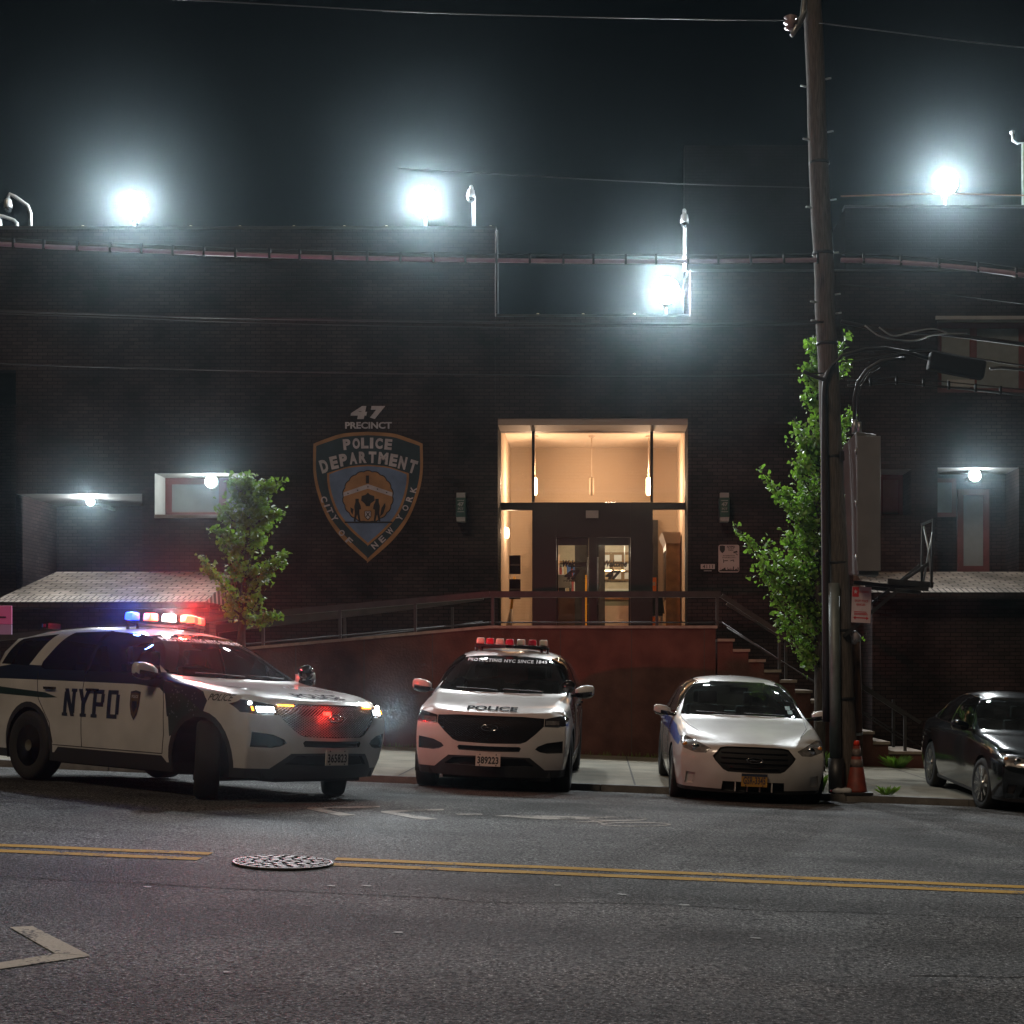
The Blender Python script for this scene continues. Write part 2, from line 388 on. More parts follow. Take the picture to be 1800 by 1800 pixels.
# cracks, patches and flecks of litter on the carriageway
M['tar'] = mat('tar_seam', (.02, .02, .021), 1, spec=0)
ck = MB()
for (x_, y_, n_, dx_, dy_) in ((-6, 9.2, 40, .25, .0), (1.5, 7.2, 26, .22, .02), (2.8, 12.6, 40, .2, -.01), (2.6, 6.1, 9, .16, .06)):
    pts = [(x_, y_)]
    for k in range(n_): pts.append((pts[-1][0]+dx_+random.gauss(0, .03), pts[-1][1]+dy_+random.gauss(0, .035)))
    strip(ck, pts, .011, .003)
tag(ck.build('road_crack', M['tar']), kind='structure')
fl = MB()
for (px, py) in ((645, 1558), (583, 1558), (1095, 1573), (980, 1557), (398, 1710), (483, 1492), (838, 1515), (1512, 1535), (1205, 1592), (700, 1640), (1330, 1650), (1630, 1683), (900, 1480), (260, 1560), (1420, 1470)):
    cx, cy_ = GP(px, py); r_ = random.uniform(.008, .02)
    flat(fl, [(cx+r_*random.uniform(1.2, 2.4)*math.cos(k), cy_+r_*random.uniform(.8, 1.6)*math.sin(k)) for k in (0, 1.1, 2.2, 3.3, 4.4, 5.4)], .005)
tag(fl.build('litter_flecks', M['reveal']), 'pale flecks of litter scattered over the carriageway', 'litter', kind='stuff')
# manhole -----------------------------------------------------------
mx0, my0 = -2.17, 10.10
mh = root('manhole_cover', (mx0, my0, gz(mx0, my0)+.003), 'round iron manhole cover with raised oval pads, in a gap of the double yellow line', 'manhole cover')
mh.rotation_euler = (0, math.atan(.041), 0); mh.scale = (.86, .86, 1)
M['iron'] = mat('worn_iron', (.11, .105, .10), .6, metal=.25, noise=.3, nscale=15)
M['irond'] = mat('dark_iron', (.05, .048, .046), .55, metal=.4, noise=.4, nscale=20)
a = MB(); a.lathe([(.395, .0), (.395, .012), (.372, .013), (.372, .004)], n=48); a.build('frame_ring', M['iron'], mh, local=True)
a = MB(); a.lathe([(.0001, .005), (.37, .005)], n=48); a.build('plate', M['irond'], mh, local=True)
a = MB()
for r_, n_ in ((0, 1), (.1, 6), (.19, 12), (.28, 17), (.345, 24)):
    for k in range(n_):
        t = 2*math.pi*k/n_+r_*3; cx, cy_ = r_*math.cos(t), r_*math.sin(t); rr = .043 if r_ < .3 else .03
        a.lathe([(rr, .005), (rr, .011), (rr*.85, .014)], c=(cx, cy_, 0), n=6)
a.build('raised_pads', M['iron'], mh, local=True)

# ================================================================== POLICE STATION
YW = 30.6
st = root('police_station', (0, YW, 0), 'dark brick police station with a warmly lit glazed entrance and a painted shield', 'building')
def X(px): return (px-VX)/FPX*YW
def Z(py): return CAMZ+(VY-py)/FPX*YW
def facade(x0, x1, z0, z1, holes, y=YW, back=40.0, name='wall', side=True):
    m = MB(); xs = sorted({x0, x1}|{h[i] for h in holes for i in (0, 1)}); zs = sorted({z0, z1}|{h[i] for h in holes for i in (2, 3)})
    for i in range(len(xs)-1):
        for j in range(len(zs)-1):
            cx, cz = (xs[i]+xs[i+1])/2, (zs[j]+zs[j+1])/2
            if any(h[0] < cx < h[1] and h[2] < cz < h[3] for h in holes): continue
            m.add([(xs[i], y, zs[j]), (xs[i+1], y, zs[j]), (xs[i+1], y, zs[j+1]), (xs[i], y, zs[j+1])], [(0, 1, 2, 3)])
    for h in holes:
        a, b, c, d, dp = h[:5]; cm0 = h[5] if len(h) > 5 else 0
        m.cm = cm0
        m.add([(a, y, c), (a, y+dp, c), (a, y+dp, d), (a, y, d)], [(0, 1, 2, 3)]); m.add([(b, y, c), (b, y+dp, c), (b, y+dp, d), (b, y, d)], [(0, 1, 2, 3)])
        m.add([(a, y, c), (b, y, c), (b, y+dp, c), (a, y+dp, c)], [(0, 1, 2, 3)])
        m.cm = 1
        m.add([(a, y, d), (b, y, d), (b, y+dp, d), (a, y+dp, d)], [(0, 1, 2, 3)])
        m.cm = 0
        if len(h) < 7: m.add([(a, y+dp, c), (b, y+dp, c), (b, y+dp, d), (a, y+dp, d)], [(0, 1, 2, 3)])
    if side:
        m.add([(x0, y, z0), (x0, back, z0), (x0, back, z1), (x0, y, z1)], [(0, 1, 2, 3)]); m.add([(x1, y, z0), (x1, back, z0), (x1, back, z1), (x1, y, z1)], [(0, 1, 2, 3)])
        m.add([(x0, y, z1), (x1, y, z1), (x1, back, z1), (x0, back, z1)], [(0, 1, 2, 3)])
    return m.build(name, [M['wall'], M['reveal']], st)
ZL, ZE, ZR = Z(403), Z(557), Z(478)
hA = (X(28), X(250), 0, Z(868), 2.3, 0)
hB = (X(272), X(430), Z(905), Z(832), .8, 1)
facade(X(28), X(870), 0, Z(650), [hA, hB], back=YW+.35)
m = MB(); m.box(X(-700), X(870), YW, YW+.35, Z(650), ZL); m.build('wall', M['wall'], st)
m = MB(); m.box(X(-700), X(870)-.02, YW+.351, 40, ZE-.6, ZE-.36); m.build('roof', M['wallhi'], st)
# recessed wall on the far left, runs on out of the picture
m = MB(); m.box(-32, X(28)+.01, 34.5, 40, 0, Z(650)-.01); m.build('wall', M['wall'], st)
# entrance bay
ex0, ex1, ez0, ez1 = X(875), X(1209), 2.37, Z(735)
GL = 31.5
facade(X(870)+.003, X(1213), 0, ZE, [(ex0, ex1, ez0, ez1, GL-YW, 0, 'open')], side=False)
m = MB(); m.box(X(870)+.003, X(1213), YW+.01, YW+.3, ZE-.3, ZE-.002); m.build('roof_edge', M['darkm'], st)
# entrance bay flat roof behind the parapet
m = MB(); m.box(X(870)+.003, X(1213), YW+.35, 38, ZE-.6, ZE-.35); m.build('roof', M['concrete'], st)
# right wing
hC = (X(1502), X(1602), Z(905), Z(825), .9, 0)
hD = (X(1648), X(1791), Z(1005), Z(822), 1.0, 0)
hE = (X(1648), X(1806), Z(690), Z(563), .25, 0)
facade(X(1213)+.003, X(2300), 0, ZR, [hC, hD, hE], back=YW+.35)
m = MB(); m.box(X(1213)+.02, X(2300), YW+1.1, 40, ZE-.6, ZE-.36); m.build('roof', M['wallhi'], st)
# parapet copings
M['coping'] = mat('metal_coping', (.05, .052, .055), .6, metal=.1)
m = MB(); m.box(X(-700), X(872), YW-.03, YW+.3, ZL+.002, ZL+.06); m.build('coping', M['coping'], st)
m = MB(); m.box(X(870)+.05, X(1213)-.01, YW-.03, YW+.3, ZE+.002, ZE+.05); m.build('coping', M['coping'], st)
m = MB(); m.box(X(1213), X(2300), YW-.03, YW+.3, ZR+.002, ZR+.05); m.build('coping', M['coping'], st)
# upper storeys set back behind
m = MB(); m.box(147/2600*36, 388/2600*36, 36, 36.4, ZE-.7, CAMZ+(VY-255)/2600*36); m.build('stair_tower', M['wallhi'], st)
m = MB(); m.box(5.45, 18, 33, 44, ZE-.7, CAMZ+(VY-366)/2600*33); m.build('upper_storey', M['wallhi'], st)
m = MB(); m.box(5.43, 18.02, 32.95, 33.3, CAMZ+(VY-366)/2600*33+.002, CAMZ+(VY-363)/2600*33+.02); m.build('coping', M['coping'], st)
# windows: red frames with frosted panels
def window(x0, x1, z0, z1, y, panes, fr=.1):
    f = MB(); f.box(x0, x1, y-.06, y, z0, z0+fr); f.box(x0, x1, y-.06, y, z1-fr, z1)
    f.box(x0, x0+fr, y-.06, y, z0+fr, z1-fr); f.box(x1-fr, x1, y-.06, y, z0+fr, z1-fr)
    for p in panes: f.box(p-fr*.6, p+fr*.6, y-.055, y, z0+fr, z1-fr)
    fo = f.build('window', M['redframe'], st)
    ed = [x0+fr]+list(panes)+[x1-fr]
    for i in range(len(ed)-1):
        q = MB(); q.box(ed[i]+(.06 if i else 0), ed[i+1]-(.06 if i < len(ed)-2 else 0), y-.03, y-.01, z0+fr, z1-fr)
        q.build('pane', M['frost'], fo)
window(hB[0]+.005, hB[1]-.005, hB[2]+.005, hB[3]-.003, YW+.795, [X(375)], .13)
window(hC[0]+.005, hC[1]-.005, hC[2]+.005, hC[3]-.003, YW+.895, [X(1560)], .1)
window(X(1650), X(1700), Z(900), Z(830), YW+.995, [], .09)
window(X(1702), X(1760), Z(1000), Z(850), YW+.99, [], .13)
window(hE[0]+.005, hE[1]-.005, hE[2]+.005, hE[3]-.003, YW+.245, [X(1715)], .12)
m = MB(); m.box(X(272), X(432), YW-.04, YW+.25, Z(905)-.07, Z(905)+.003); m.box(hE[0]-.05, hE[1]+.05, YW-.05, YW-.001, hE[3]+.01, hE[3]+.08); m.build('window_sill', M['reveal'], st)
m = MB(); m.box(X(1665), X(1712), YW-.05, YW-.001, Z(680), Z(668)); m.build('window_sill', M['reveal'], st)
# sloping brick aprons at the foot of the wall
def apron(x0t, x1t, x0b, x1b, yb, zb, name='sloping_brick_apron'):
    zt = Z(1005); m = MB()
    k = .18  # soldier course share
    def L(a, b, t): return a+(b-a)*t
    yt = YW+.0
    ax0, ax1 = L(x0b, x0t, k), L(x1b, x1t, k); ay, az = L(yb, yt, k), L(zb, zt, k)
    m.add([(ax0, ay, az), (ax1, ay, az), (x1t, yt-.003, zt), (x0t, yt-.003, zt)], [(0, 1, 2, 3)])
    m.cm = 1; m.add([(x0b, yb, zb), (x1b, yb, zb), (ax1, ay, az), (ax0, ay, az)], [(0, 1, 2, 3)])
    m.cm = 0
    m.add([(x0b, yb, zb), (ax0, ay, az), (x0t, yt-.003, zt), (x0b, yt-.003, zb)], [(0, 1, 2, 3)]); m.add([(x1b, yb, zb), (x1t, yt-.003, zt), (x1b, yt-.003, zb)], [(0, 1, 2)])
    m.cm = 2
    m.add([(x0b, yb, zb), (x1b, yb, zb), (x1b, yb+.3, zb-.001), (x0b, yb+.3, zb-.001), (x0b, yb, zb-.12), (x1b, yb, zb-.12), (x1b, yb+.35, zb-.12), (x0b, yb+.35, zb-.12)],
          [(0, 1, 5, 4), (1, 2, 6, 5), (4, 5, 6, 7)])
    m.build(name, [M['apron'], M['soldier'], M['wall']], st)
    m = MB(); m.box(x0b+.05, x1b-.02, yb+.34, YW-.004, -1, zb-.121); m.build('base_wall', M['wall'], st)
apron(X(100), X(416), -11.55, X(420), 28.0, CAMZ+(VY-1058)/2600*28)
apron(X(1500), X(2200), X(1500), 13.5, 28.4, CAMZ+(VY-1041)/2600*28.4)
# small gutter stones on parapet edges
M['stud'] = mat('brass_stud', (.5, .42, .25), .3, metal=.6)
m = MB()
for px in (143, 333, 420, 515, 604, 678, 862): m.lathe([(.03, ZL+.06), (.03, ZL+.1), (.01, ZL+.11)], c=(X(px), YW+.1, 0), n=8)
for px in (945, 1025, 1115): m.lathe([(.03, ZE+.05), (.03, ZE+.09), (.01, ZE+.1)], c=(X(px), YW+.1, 0), n=8)
m.build('parapet_stud', M['stud'], st)
m = MB(); m.tube([(X(874), YW-.05, ZL-.05), (X(874), YW-.05, ZE+.06)], .03); m.build('conduit', M['clad0'], st)

# ---- painted shield on the left wing (flat paint on brick)
PNT = lambda n_, c: mat(n_, c, .85, noise=.3, nscale=3)
pw = PNT('shield_white', (.40, .38, .42)); pb = PNT('shield_blue', (.12, .18, .31)); pd = PNT('shield_dark', (.02, .04, .055))
po = PNT('shield_orange', (.31, .165, .075)); pk = PNT('shield_black', (.015, .015, .018))
def shieldpt(u, v, sc=1.0): return ((u-647)*sc+647, v)
def spoly(pts, n=8):
    """Catmull-Rom through half outline (px), mirrored about x=647"""
    out = []
    P_ = [pts[0]]+pts+[pts[-1]]
    for i in range(1, len(P_)-2):
        for k in range(n):
            t = k/n; a, b, c_, d = P_[i-1], P_[i], P_[i+1], P_[i+2]
            out.append(tuple(.5*((2*b[j])+(-a[j]+c_[j])*t+(2*a[j]-5*b[j]+4*c_[j]-d[j])*t*t+(-a[j]+3*b[j]-3*c_[j]+d[j])*t**3) for j in (0, 1)))
    out.append(pts[-1]); return out
topo = spoly([(647, 759), (690, 762), (720, 771), (743, 780)]); sido = spoly([(743, 780), (743, 830), (735, 870), (718, 912), (690, 950), (645, 990)])
topi = spoly([(647, 765), (688, 768), (715, 776), (738, 784)]); sidi = spoly([(738, 784), (738, 830), (730, 868), (713, 909), (685, 944), (645, 983)])
topn = spoly([(647, 817), (680, 820), (700, 826), (719, 832)]); sidn = spoly([(719, 832), (718, 850), (712, 877), (700, 905), (678, 932), (645, 961)])
topm = spoly([(647, 819.5), (680, 822.5), (700, 828), (715, 834)]); sidm = spoly([(715, 834), (714, 851), (708, 876), (696, 903), (675, 929), (645, 956)])
SY = YW-.004
def outline(h1, h2):
    half = h1+h2[1:]; return half+[(1294-a, b) for a, b in reversed(half[1:-1])]
def wpoly(mb, pts, y): mb.add([(X(a), y, Z(b)) for a, b in pts], [tuple(range(len(pts)))])
sh = MB(); wpoly(sh, outline(topo, sido), SY); sh.cm = 1; wpoly(sh, outline(topi, sidi), SY-.003)
sh.cm = 0; wpoly(sh, outline(topn, sidn), SY-.006); sh.cm = 2; wpoly(sh, outline(topm, sidm), SY-.009)
# scalloped seal
sh.cm = 3; pts = []
for k in range(72):
    t = 2*math.pi*k/72; r_ = 44+1.8*abs(math.sin(t*9)); a, b = 647+r_*math.cos(t)*1.0, 873-r_*math.sin(t)*1.02
    pts.append((a, min(b, 918)))
wpoly(sh, pts, SY-.012)
sh.cm = 4; wpoly(sh, [(647+(a-647)*.96, 873+(b-873)*.96) for a, b in pts], SY-.014)
sh.cm = 5
wpoly(sh, [(604, 866), (647, 851), (690, 866), (690, 873), (647, 859), (604, 873)], SY-.016)
sh.cm = 3
for a, b in ((612, 867.5), (629, 862), (647, 856), (664, 860), (680, 866)):
    wpoly(sh, [(a+1.9*math.cos(k*math.pi/5+math.pi/2)*(1 if k % 2 == 0 else .4), b-1.9*math.sin(k*math.pi/5+math.pi/2)*(1 if k % 2 == 0 else .4)) for k in range(10)], SY-.018)
wpoly(sh, [(643.5, 836), (649, 836), (649, 850), (643.5, 850)], SY-.016)
# supporters: two standing figures, eagle and small shield as plain silhouettes
def fig(cx, s):
    q = [(cx-3, 877), (cx+3, 877), (cx+3, 882), (cx+6, 888), (cx+7, 895), (cx+4, 896), (cx+4, 903), (cx+6, 915), (cx+3, 917), (cx, 904), (cx-3, 917), (cx-6, 916), (cx-4, 902), (cx-5, 890), (cx-3, 883)]
    wpoly(sh, [(cx+(a-cx)*s, b) for a, b in q], SY-.016)
fig(628, 1); fig(663, -1)
wpoly(sh, [(636, 872), (643, 870), (647, 866), (651, 870), (658, 872), (659, 880), (652, 885), (650, 890), (644, 890), (641, 885), (635, 880)], SY-.0165)
wpoly(sh, [(671, 893), (677, 884), (678, 890), (674, 903), (668, 909)], SY-.0165); wpoly(sh, [(616, 892), (622, 895), (620, 905), (617, 900)], SY-.0165)
wpoly(sh, [(641, 898), (653, 898), (653, 908), (647, 915), (641, 908)], SY-.017)
sh.cm = 5; wpoly(sh, [(642.2, 899.3), (651.8, 899.3), (651.8, 907.5), (647, 913), (642.2, 907.5)], SY-.019)
sh.cm = 3; wpoly(sh, [(643.5, 901), (645, 900.5), (650.8, 908), (649.5, 909)], SY-.021); wpoly(sh, [(650.5, 901), (649, 900.5), (643.3, 908), (644.6, 909)], SY-.0215)
sh.cm = 3; wpoly(sh, [(606, 917), (690, 917), (690, 919.5), (606, 919.5)], SY-.0165)
pso = sh.build('painted_shield', [po, pd, pb, pk, po, pw], st)
lt = MB(); ly = SY-.02
def put(s, cx, cy_, w, h, rot=0, shear=0, bold=.02): wall_text(lt, fittext(s, w/85, h/85, bold, shear), X(cx), ly, Z(cy_), rot)
put('4', 631, 725.5, 29, 23, 0, .12, .08); put('7', 664, 725.5, 27, 23, 0, .12, .08); put('PRECINCT', 648, 748, 82, 12, 0, 0, .035)
for i, ch in enumerate('POLICE'):
    u = (i-2.5)/2.5; wdt = {'I': 6}.get(ch, 13); xs_ = [610, 626.5, 641.5, 653.5, 666.5, 683][i]
    put(ch, xs_, 779+u*u*2.5, wdt, 19, -u*.10, 0, .055)
for i, ch in enumerate('DEPARTMENT'):
    xx = [570, 587.5, 604, 621, 638, 655, 674, 692, 708, 726][i]; u = (xx-647)/80
    put(ch, xx, 804+u*u*17, 17 if ch == 'M' else 13.5, 20+abs(u)*3.5, -u*.30, 0, .055)
for ch, a, b, r_ in (('C', 570, 878, -1.38), ('I', 575, 889, -1.3), ('T', 580, 898, -1.2), ('Y', 588, 911, -1.05), ('O', 601, 937, -.85), ('F', 614, 951, -.75)):
    put(ch, a, b, 3 if ch == 'I' else 10, 11, r_, 0, .03)
for ch, a, b, r_ in (('N', 659, 959, .72), ('E', 672, 948, .75), ('W', 686, 934, .85), ('Y', 703, 910, 1.05), ('O', 713, 893, 1.15), ('R', 720, 877, 1.25), ('K', 727, 861, 1.33)):
    put(ch, a, b, 12 if ch == 'W' else 10, 11, r_, 0, .03)
lt.build('lettering', pw, pso)

# ---- glazed entrance
M['lintel'] = mat('entrance_lintel', (.35, .27, .22), .7)
m = MB(); m.box(ex0, ex1, YW+.02, GL+.2, ez1-.14, ez1-.003); m.build('entrance_lintel', M['lintel'], st)
def XG(px): return (px-VX)/FPX*GL
def ZG(py): return CAMZ+(VY-py)/FPX*GL
fx0, fx1 = ex0+.004, ex1-.004; zt = ZG(747)
fr = MB()
fr.box(fx0, XG(880), GL-.06, GL+.06, 2.37, zt); fr.box(XG(1204), fx1, GL-.06, GL+.06, 2.37, zt)
fr.box(fx0, fx1, GL-.065, GL+.065, zt, ez1-.142)
fr.box(XG(935), XG(940), GL-.055, GL+.055, ZG(883), zt); fr.box(XG(1143), XG(1148), GL-.055, GL+.055, ZG(883), zt)
fr.box(XG(880), XG(936)-.002, GL-.055, GL+.055, ZG(897), ZG(884)); fr.box(XG(1147)+.002, XG(1204), GL-.055, GL+.055, ZG(896), ZG(884))
fr.box(XG(880), XG(936)-.002, GL-.055, GL+.055, 2.37, 2.42); fr.box(XG(1147)+.002, XG(1204), GL-.055, GL+.055, 2.37, 2.42)
fr.build('entrance_frame', M['bronze'], st)
gm = [(880, 935, 747, 884), (940, 1143, 747, 883), (1148, 1204, 747, 884), (880, 935.7, 897, 1113), (1147.4, 1204, 896, 1113)]
for a, b, c_, d in gm:
    q = MB(); q.box(XG(a), XG(b), GL+.0, GL+.012, max(2.42, ZG(d)), ZG(c_)); q.build('glass_pane', M['winglass'], st)
# dark door surround
zd = 2.375
sr = MB(); dz0, dz1 = zd, ZG(884)
sr.box(XG(936), XG(978)-.0, GL-.12, GL+.12, zd, dz1-.003); sr.box(XG(1108), XG(1147), GL-.12, GL+.12, zd, dz1-.003)
sr.box(XG(978)+.001, XG(1108)-.001, GL-.12, GL+.12, ZG(945), dz1-.003); sr.box(XG(1035)+.002, XG(1049), GL-.11, GL+.11, zd, ZG(945)-.001)
sr.build('door_surround', M['bronze'], st)
pm = MB(); pm.box(XG(1030), XG(1052), GL-.19, GL-.122, ZG(912), ZG(899)); pm.build('alarm_box', M['reveal'], st)
def door(a, b, label, hx):
    f = MB(); y0, y1 = GL-.05, GL-.0
    x0, x1, z0, z1 = XG(a)+.004, XG(b)-.004, zd+.004, ZG(945)-.006
    ga, gb = x0+.035, x1-.035
    f.box(x0, ga, y0, y1, z0, z1); f.box(gb, x1, y0, y1, z0, z1); f.box(ga+.001, gb-.001, y0, y1, z1-.16, z1-.001); f.box(ga+.001, gb-.001, y0, y1, z0+.001, z0+.1)
    d = f.build('door', M['bronze'], st); d['label'] = label
    q = MB(); q.box(ga, gb, GL-.03, GL-.02, z0+.1, z1-.16); q.build('glass_pane', M['winglass'], d)
    h = MB(); h.tube([(hx, GL-.10, 3.0), (hx, GL-.10, 4.0)], .018); h.build('handle', M['steel'], d)
    t = MB(); cx = (ga+gb)/2+.04; wy = GL-.036
    wall_text(t, fittext('Welcome', .50, .15, .05, .35), cx, wy, ZG(991))
    wall_text(t, fittext('TO THE', .2, .035, .02), cx, wy, ZG(1001))
    wall_text(t, fittext('47', .36, .21, .07, .35), cx-.04, wy, ZG(1011))
    wall_text(t, fittext('th', .07, .09, .03), cx+.2, wy, ZG(1004))
    wall_text(t, fittext('PRECINCT', .46, .035, .02), cx, wy, ZG(1021.5))
    t.build('lettering', M['blackm'], d)
    return d
door(978, 1035, 'left leaf of the glazed double door', XG(1033.5)); door(1049, 1108, 'right leaf of the glazed double door', XG(1051))

# ---- lobby behind the glass (part of the station)
lx0, lx1, ly1 = ex0-.0, ex1+.0, 35.0; lz1 = zt+.04; lf = 2.37
m = MB(); m.add([(lx0, GL+.07, lf), (lx0, ly1, lf), (lx0, ly1, lz1), (lx0, GL+.07, lz1)], [(0, 1, 2, 3)]); m.add([(lx1, GL+.07, lf), (lx1, ly1, lf), (lx1, ly1, lz1), (lx1, GL+.07, lz1)], [(0, 1, 2, 3)])
bz = 5.15; bx0, bx1 = -1.55, 1.35
m.add([(lx0, ly1, lf), (bx0, ly1, lf), (bx0, ly1, lz1), (lx0, ly1, lz1)], [(0, 1, 2, 3)]); m.add([(bx1, ly1, lf), (lx1, ly1, lf), (lx1, ly1, lz1), (bx1, ly1, lz1)], [(0, 1, 2, 3)])
m.add([(bx0, ly1, bz), (bx1, ly1, bz), (bx1, ly1, lz1), (bx0, ly1, lz1)], [(0, 1, 2, 3)]); m.build('lobby_wall', M['wallin'], st)
m = MB(); m.add([(lx0, GL+.07, lz1), (lx1, GL+.07, lz1), (lx1, ly1, lz1), (lx0, ly1, lz1)], [(0, 1, 2, 3)]); m.build('lobby_ceiling', M['cream'], st)
m = MB(); m.add([(lx0-1, GL-.9, lf), (lx1+1, GL-.9, lf), (lx1+1, 39, lf), (lx0-1, 39, lf)], [(0, 1, 2, 3)]); m.build('lobby_floor', M['tile'], st)
M['beige'] = mat('beige_wall', (.42, .35, .25), .8, noise=.1)
m = MB(); m.add([(-2.6, 38.8, lf), (2.4, 38.8, lf), (2.4, 38.8, bz+.3), (-2.6, 38.8, bz+.3)], [(0, 1, 2, 3)]); m.add([(-2.6, 35.02, bz+.25), (2.4, 35.02, bz+.25), (2.4, 38.8, bz+.25), (-2.6, 38.8, bz+.25)], [(0, 1, 2, 3)])
m.add([(-2.6, 35.02, lf), (-2.6, 38.8, lf), (-2.6, 38.8, bz+.3), (-2.6, 35.02, bz+.3)], [(0, 1, 2, 3)]); m.add([(2.4, 35.02, lf), (2.4, 38.8, lf), (2.4, 38.8, bz+.3), (2.4, 35.02, bz+.3)], [(0, 1, 2, 3)]); m.build('back_room_wall', M['beige'], st)
m = MB(); m.box(bx0, bx0+.18, ly1-.1, ly1-.002, lf+.002, bz); m.box(bx1-.18, bx1, ly1-.1, ly1-.002, lf+.002, bz); m.box(bx0+.18, bx1-.18, ly1-.1, ly1-.002, bz-.2, bz)
m.box(-.15, .1, ly1-.1, ly1-.002, lf+.002, bz-.2); m.build('inner_door_frame', M['darkm'], st)
M['shelf'] = mat('oak', (.30, .17, .07), .45, noise=.3, nscale=6)
# furniture (each thing on its own)
dk = root('reception_desk', (.55, 36.2, lf), 'wood and pale green reception desk seen through the right door leaf', 'desk')
m = MB(); m.box(-.3, 1.6, 35.9, 36.5, lf, lf+.95); m.build('base', mat('desk_green', (.22, .26, .2), .5), dk, bevel=.01)
m = MB(); m.box(-.35, 1.65, 35.85, 36.6, lf+.951, lf+1.0); m.build('desk_top', M['shelf'], dk)
m = MB(); m.box(.05, 1.35, 35.87, 35.895, lf+.25, lf+.8); m.build('front_panel', M['cream'], dk)
ct = root('counter', (-1.2, 36, lf), 'dark wooden counter seen through the left door leaf', 'counter')
m = MB(); m.box(-1.9, -.5, 36, 36.6, lf, lf+1.1); m.build('base', mat('dark_wood', (.09, .05, .03), .5), ct); m = MB(); m.box(-1.95, -.45, 35.95, 36.65, lf+1.101, lf+1.15); m.build('desk_top', M['shelf'], ct)
ch = root('lobby_chair', (1.12, 32.6, lf), 'black chair just inside the glass right of the doors', 'chair')
m = MB(); m.box(.9, 1.36, 32.4, 32.8, lf+.42, lf+.47); m.build('seat', M['blackm'], ch, bevel=.015)
m = MB(); m.prism([(.86, lf+.47), (1.40, lf+.47), (1.34, lf+.92), (.92, lf+.92)], 32.36, 32.42); m.build('backrest', M['blackm'], ch)
for a in (.92, 1.34):
    for b in (32.42, 32.78):
        q = MB(); q.tube([(a, b, lf), (a, b, lf+.42)], .015); q.build('leg', M['steel'], ch)
bxo = root('orange_box', (1.1, 33.1, lf), 'bright orange box standing upright behind the black lobby chair', 'box')
m = MB(); m.box(.98, 1.24, 33.0, 33.25, lf, lf+1.3); m.build('carton', mat('orange_card', (.9, .22, .01), .6), bxo); m = MB(); m.box(1.0, 1.22, 32.99, 32.998, lf+1.12, lf+1.2); m.build('paper_label', M['cream'], bxo)
dc = root('display_case', (1.6, 33.6, lf), 'tall oak display case against the right lobby wall', 'display case')
m = MB(); m.box(1.45, 1.77, 32.9, 34.4, lf, lf+2.05); m.build('cabinet', M['shelf'], dc); m = MB(); m.prism([(1.36, lf+2.3), (1.77, lf+2.3), (1.77, lf+2.051), (1.45, lf+2.051)], 32.85, 34.45); m.build('cornice', M['lintel'], dc)
m = MB(); m.box(1.435, 1.447, 33.0, 34.3, lf+.8, lf+1.9); m.build('glass_door', M['darkglass'], dc)
mp = root('mop', (-1.93, 31.9, lf), 'mop with a yellow handle leaning inside left pane of entrance', 'mop')
m = MB(); m.tube([(-1.93, 31.9, lf+.55), (-1.86, 31.95, lf+1.25)], .03); m.build('handle', mat('yellow_plastic', (.9, .45, .02), .4), mp)
m = MB(); m.tube([(-1.99, 31.9, lf), (-1.93, 31.9, lf+.55)], [.1, .03]); m.build('mop_head', M['cream'], mp)
fg = root('wall_flag', (-1.3, 34.6, lf+1.5), 'white and red flag hanging left of the doors inside lobby', 'flag')
m = MB(); m.tube([(-1.38, 34.7, lf), (-1.38, 34.7, lf+2.2)], .015); m.build('pole', M['darkm'], fg)
m = MB(); m.prism([(-1.36, lf+1.9), (-.95, lf+1.95), (-1.0, lf+1.45), (-1.3, lf+1.35)], 34.68, 34.70); m.build('cloth', M['cream'], fg)
m = MB(); m.lathe([(.07, 34.66), (.07, 34.675)], c=(-1.12, 0, lf+1.7), axis='y', n=16); m.build('red_disc', M['redframe'], fg)
for i, (a, b, c_, d, w) in enumerate(((895, 915, 976, 1009, 'upper of two dark notices taped inside the left entrance pane'), (895, 915, 1018, 1053, 'lower of two dark notices taped inside the left entrance pane'))):
    n_ = root('notice', (XG(905), GL+.05, ZG(d)), w, 'notice', 'notices on the entrance glass')
    m = MB(); m.box(XG(a), XG(b), GL+.02, GL+.03, ZG(d), ZG(c_)); m.build('sheet', mat('notice_paper', (.05, .025, .025), .8), n_)
    m = MB(); m.box(XG(a)+.02, XG(b)-.02, GL+.014, GL+.018, ZG((c_+d)/2+2), ZG((c_+d)/2-1)); m.build('printed_band', M['lintel'], n_)
# things on the back room wall and counter
M['greenish'] = mat('pale_green_glass', (.20, .26, .22), .3)
def framed(x0, x1, z0, z1, y, label, mt, nm='picture_frame', cat='picture'):
    t = root(nm, ((x0+x1)/2, y, z0), label, cat)
    m = MB(); m.box(x0, x1, y-.03, y, z0, z1); m.build('frame', M['plate_fr'], t); m = MB(); m.box(x0+.05, x1-.05, y-.04, y-.031, z0+.05, z1-.05); m.build('picture', mt, t)
M['plate_fr'] = mat('pale_frame', (.5, .46, .38), .5)
framed(.1, .95, 3.0, 3.75, 38.78, 'pale framed board low on the back room wall behind right door leaf', M['greenish'])
framed(-1.35, -.75, 3.3, 4.1, 38.78, 'small dark framed picture on back room wall behind left door leaf', mat('dark_print', (.05, .05, .06), .5))
m = MB(); m.box(-.62, -.30, 35.4, 35.46, lf, bz-.002); m.build('glass_partition_frame', M['darkm'], st)
t = root('yellow_sign_stand', (-.34, 35.2, lf), 'narrow yellow stand beside the left door leaf inside the lobby', 'sign stand')
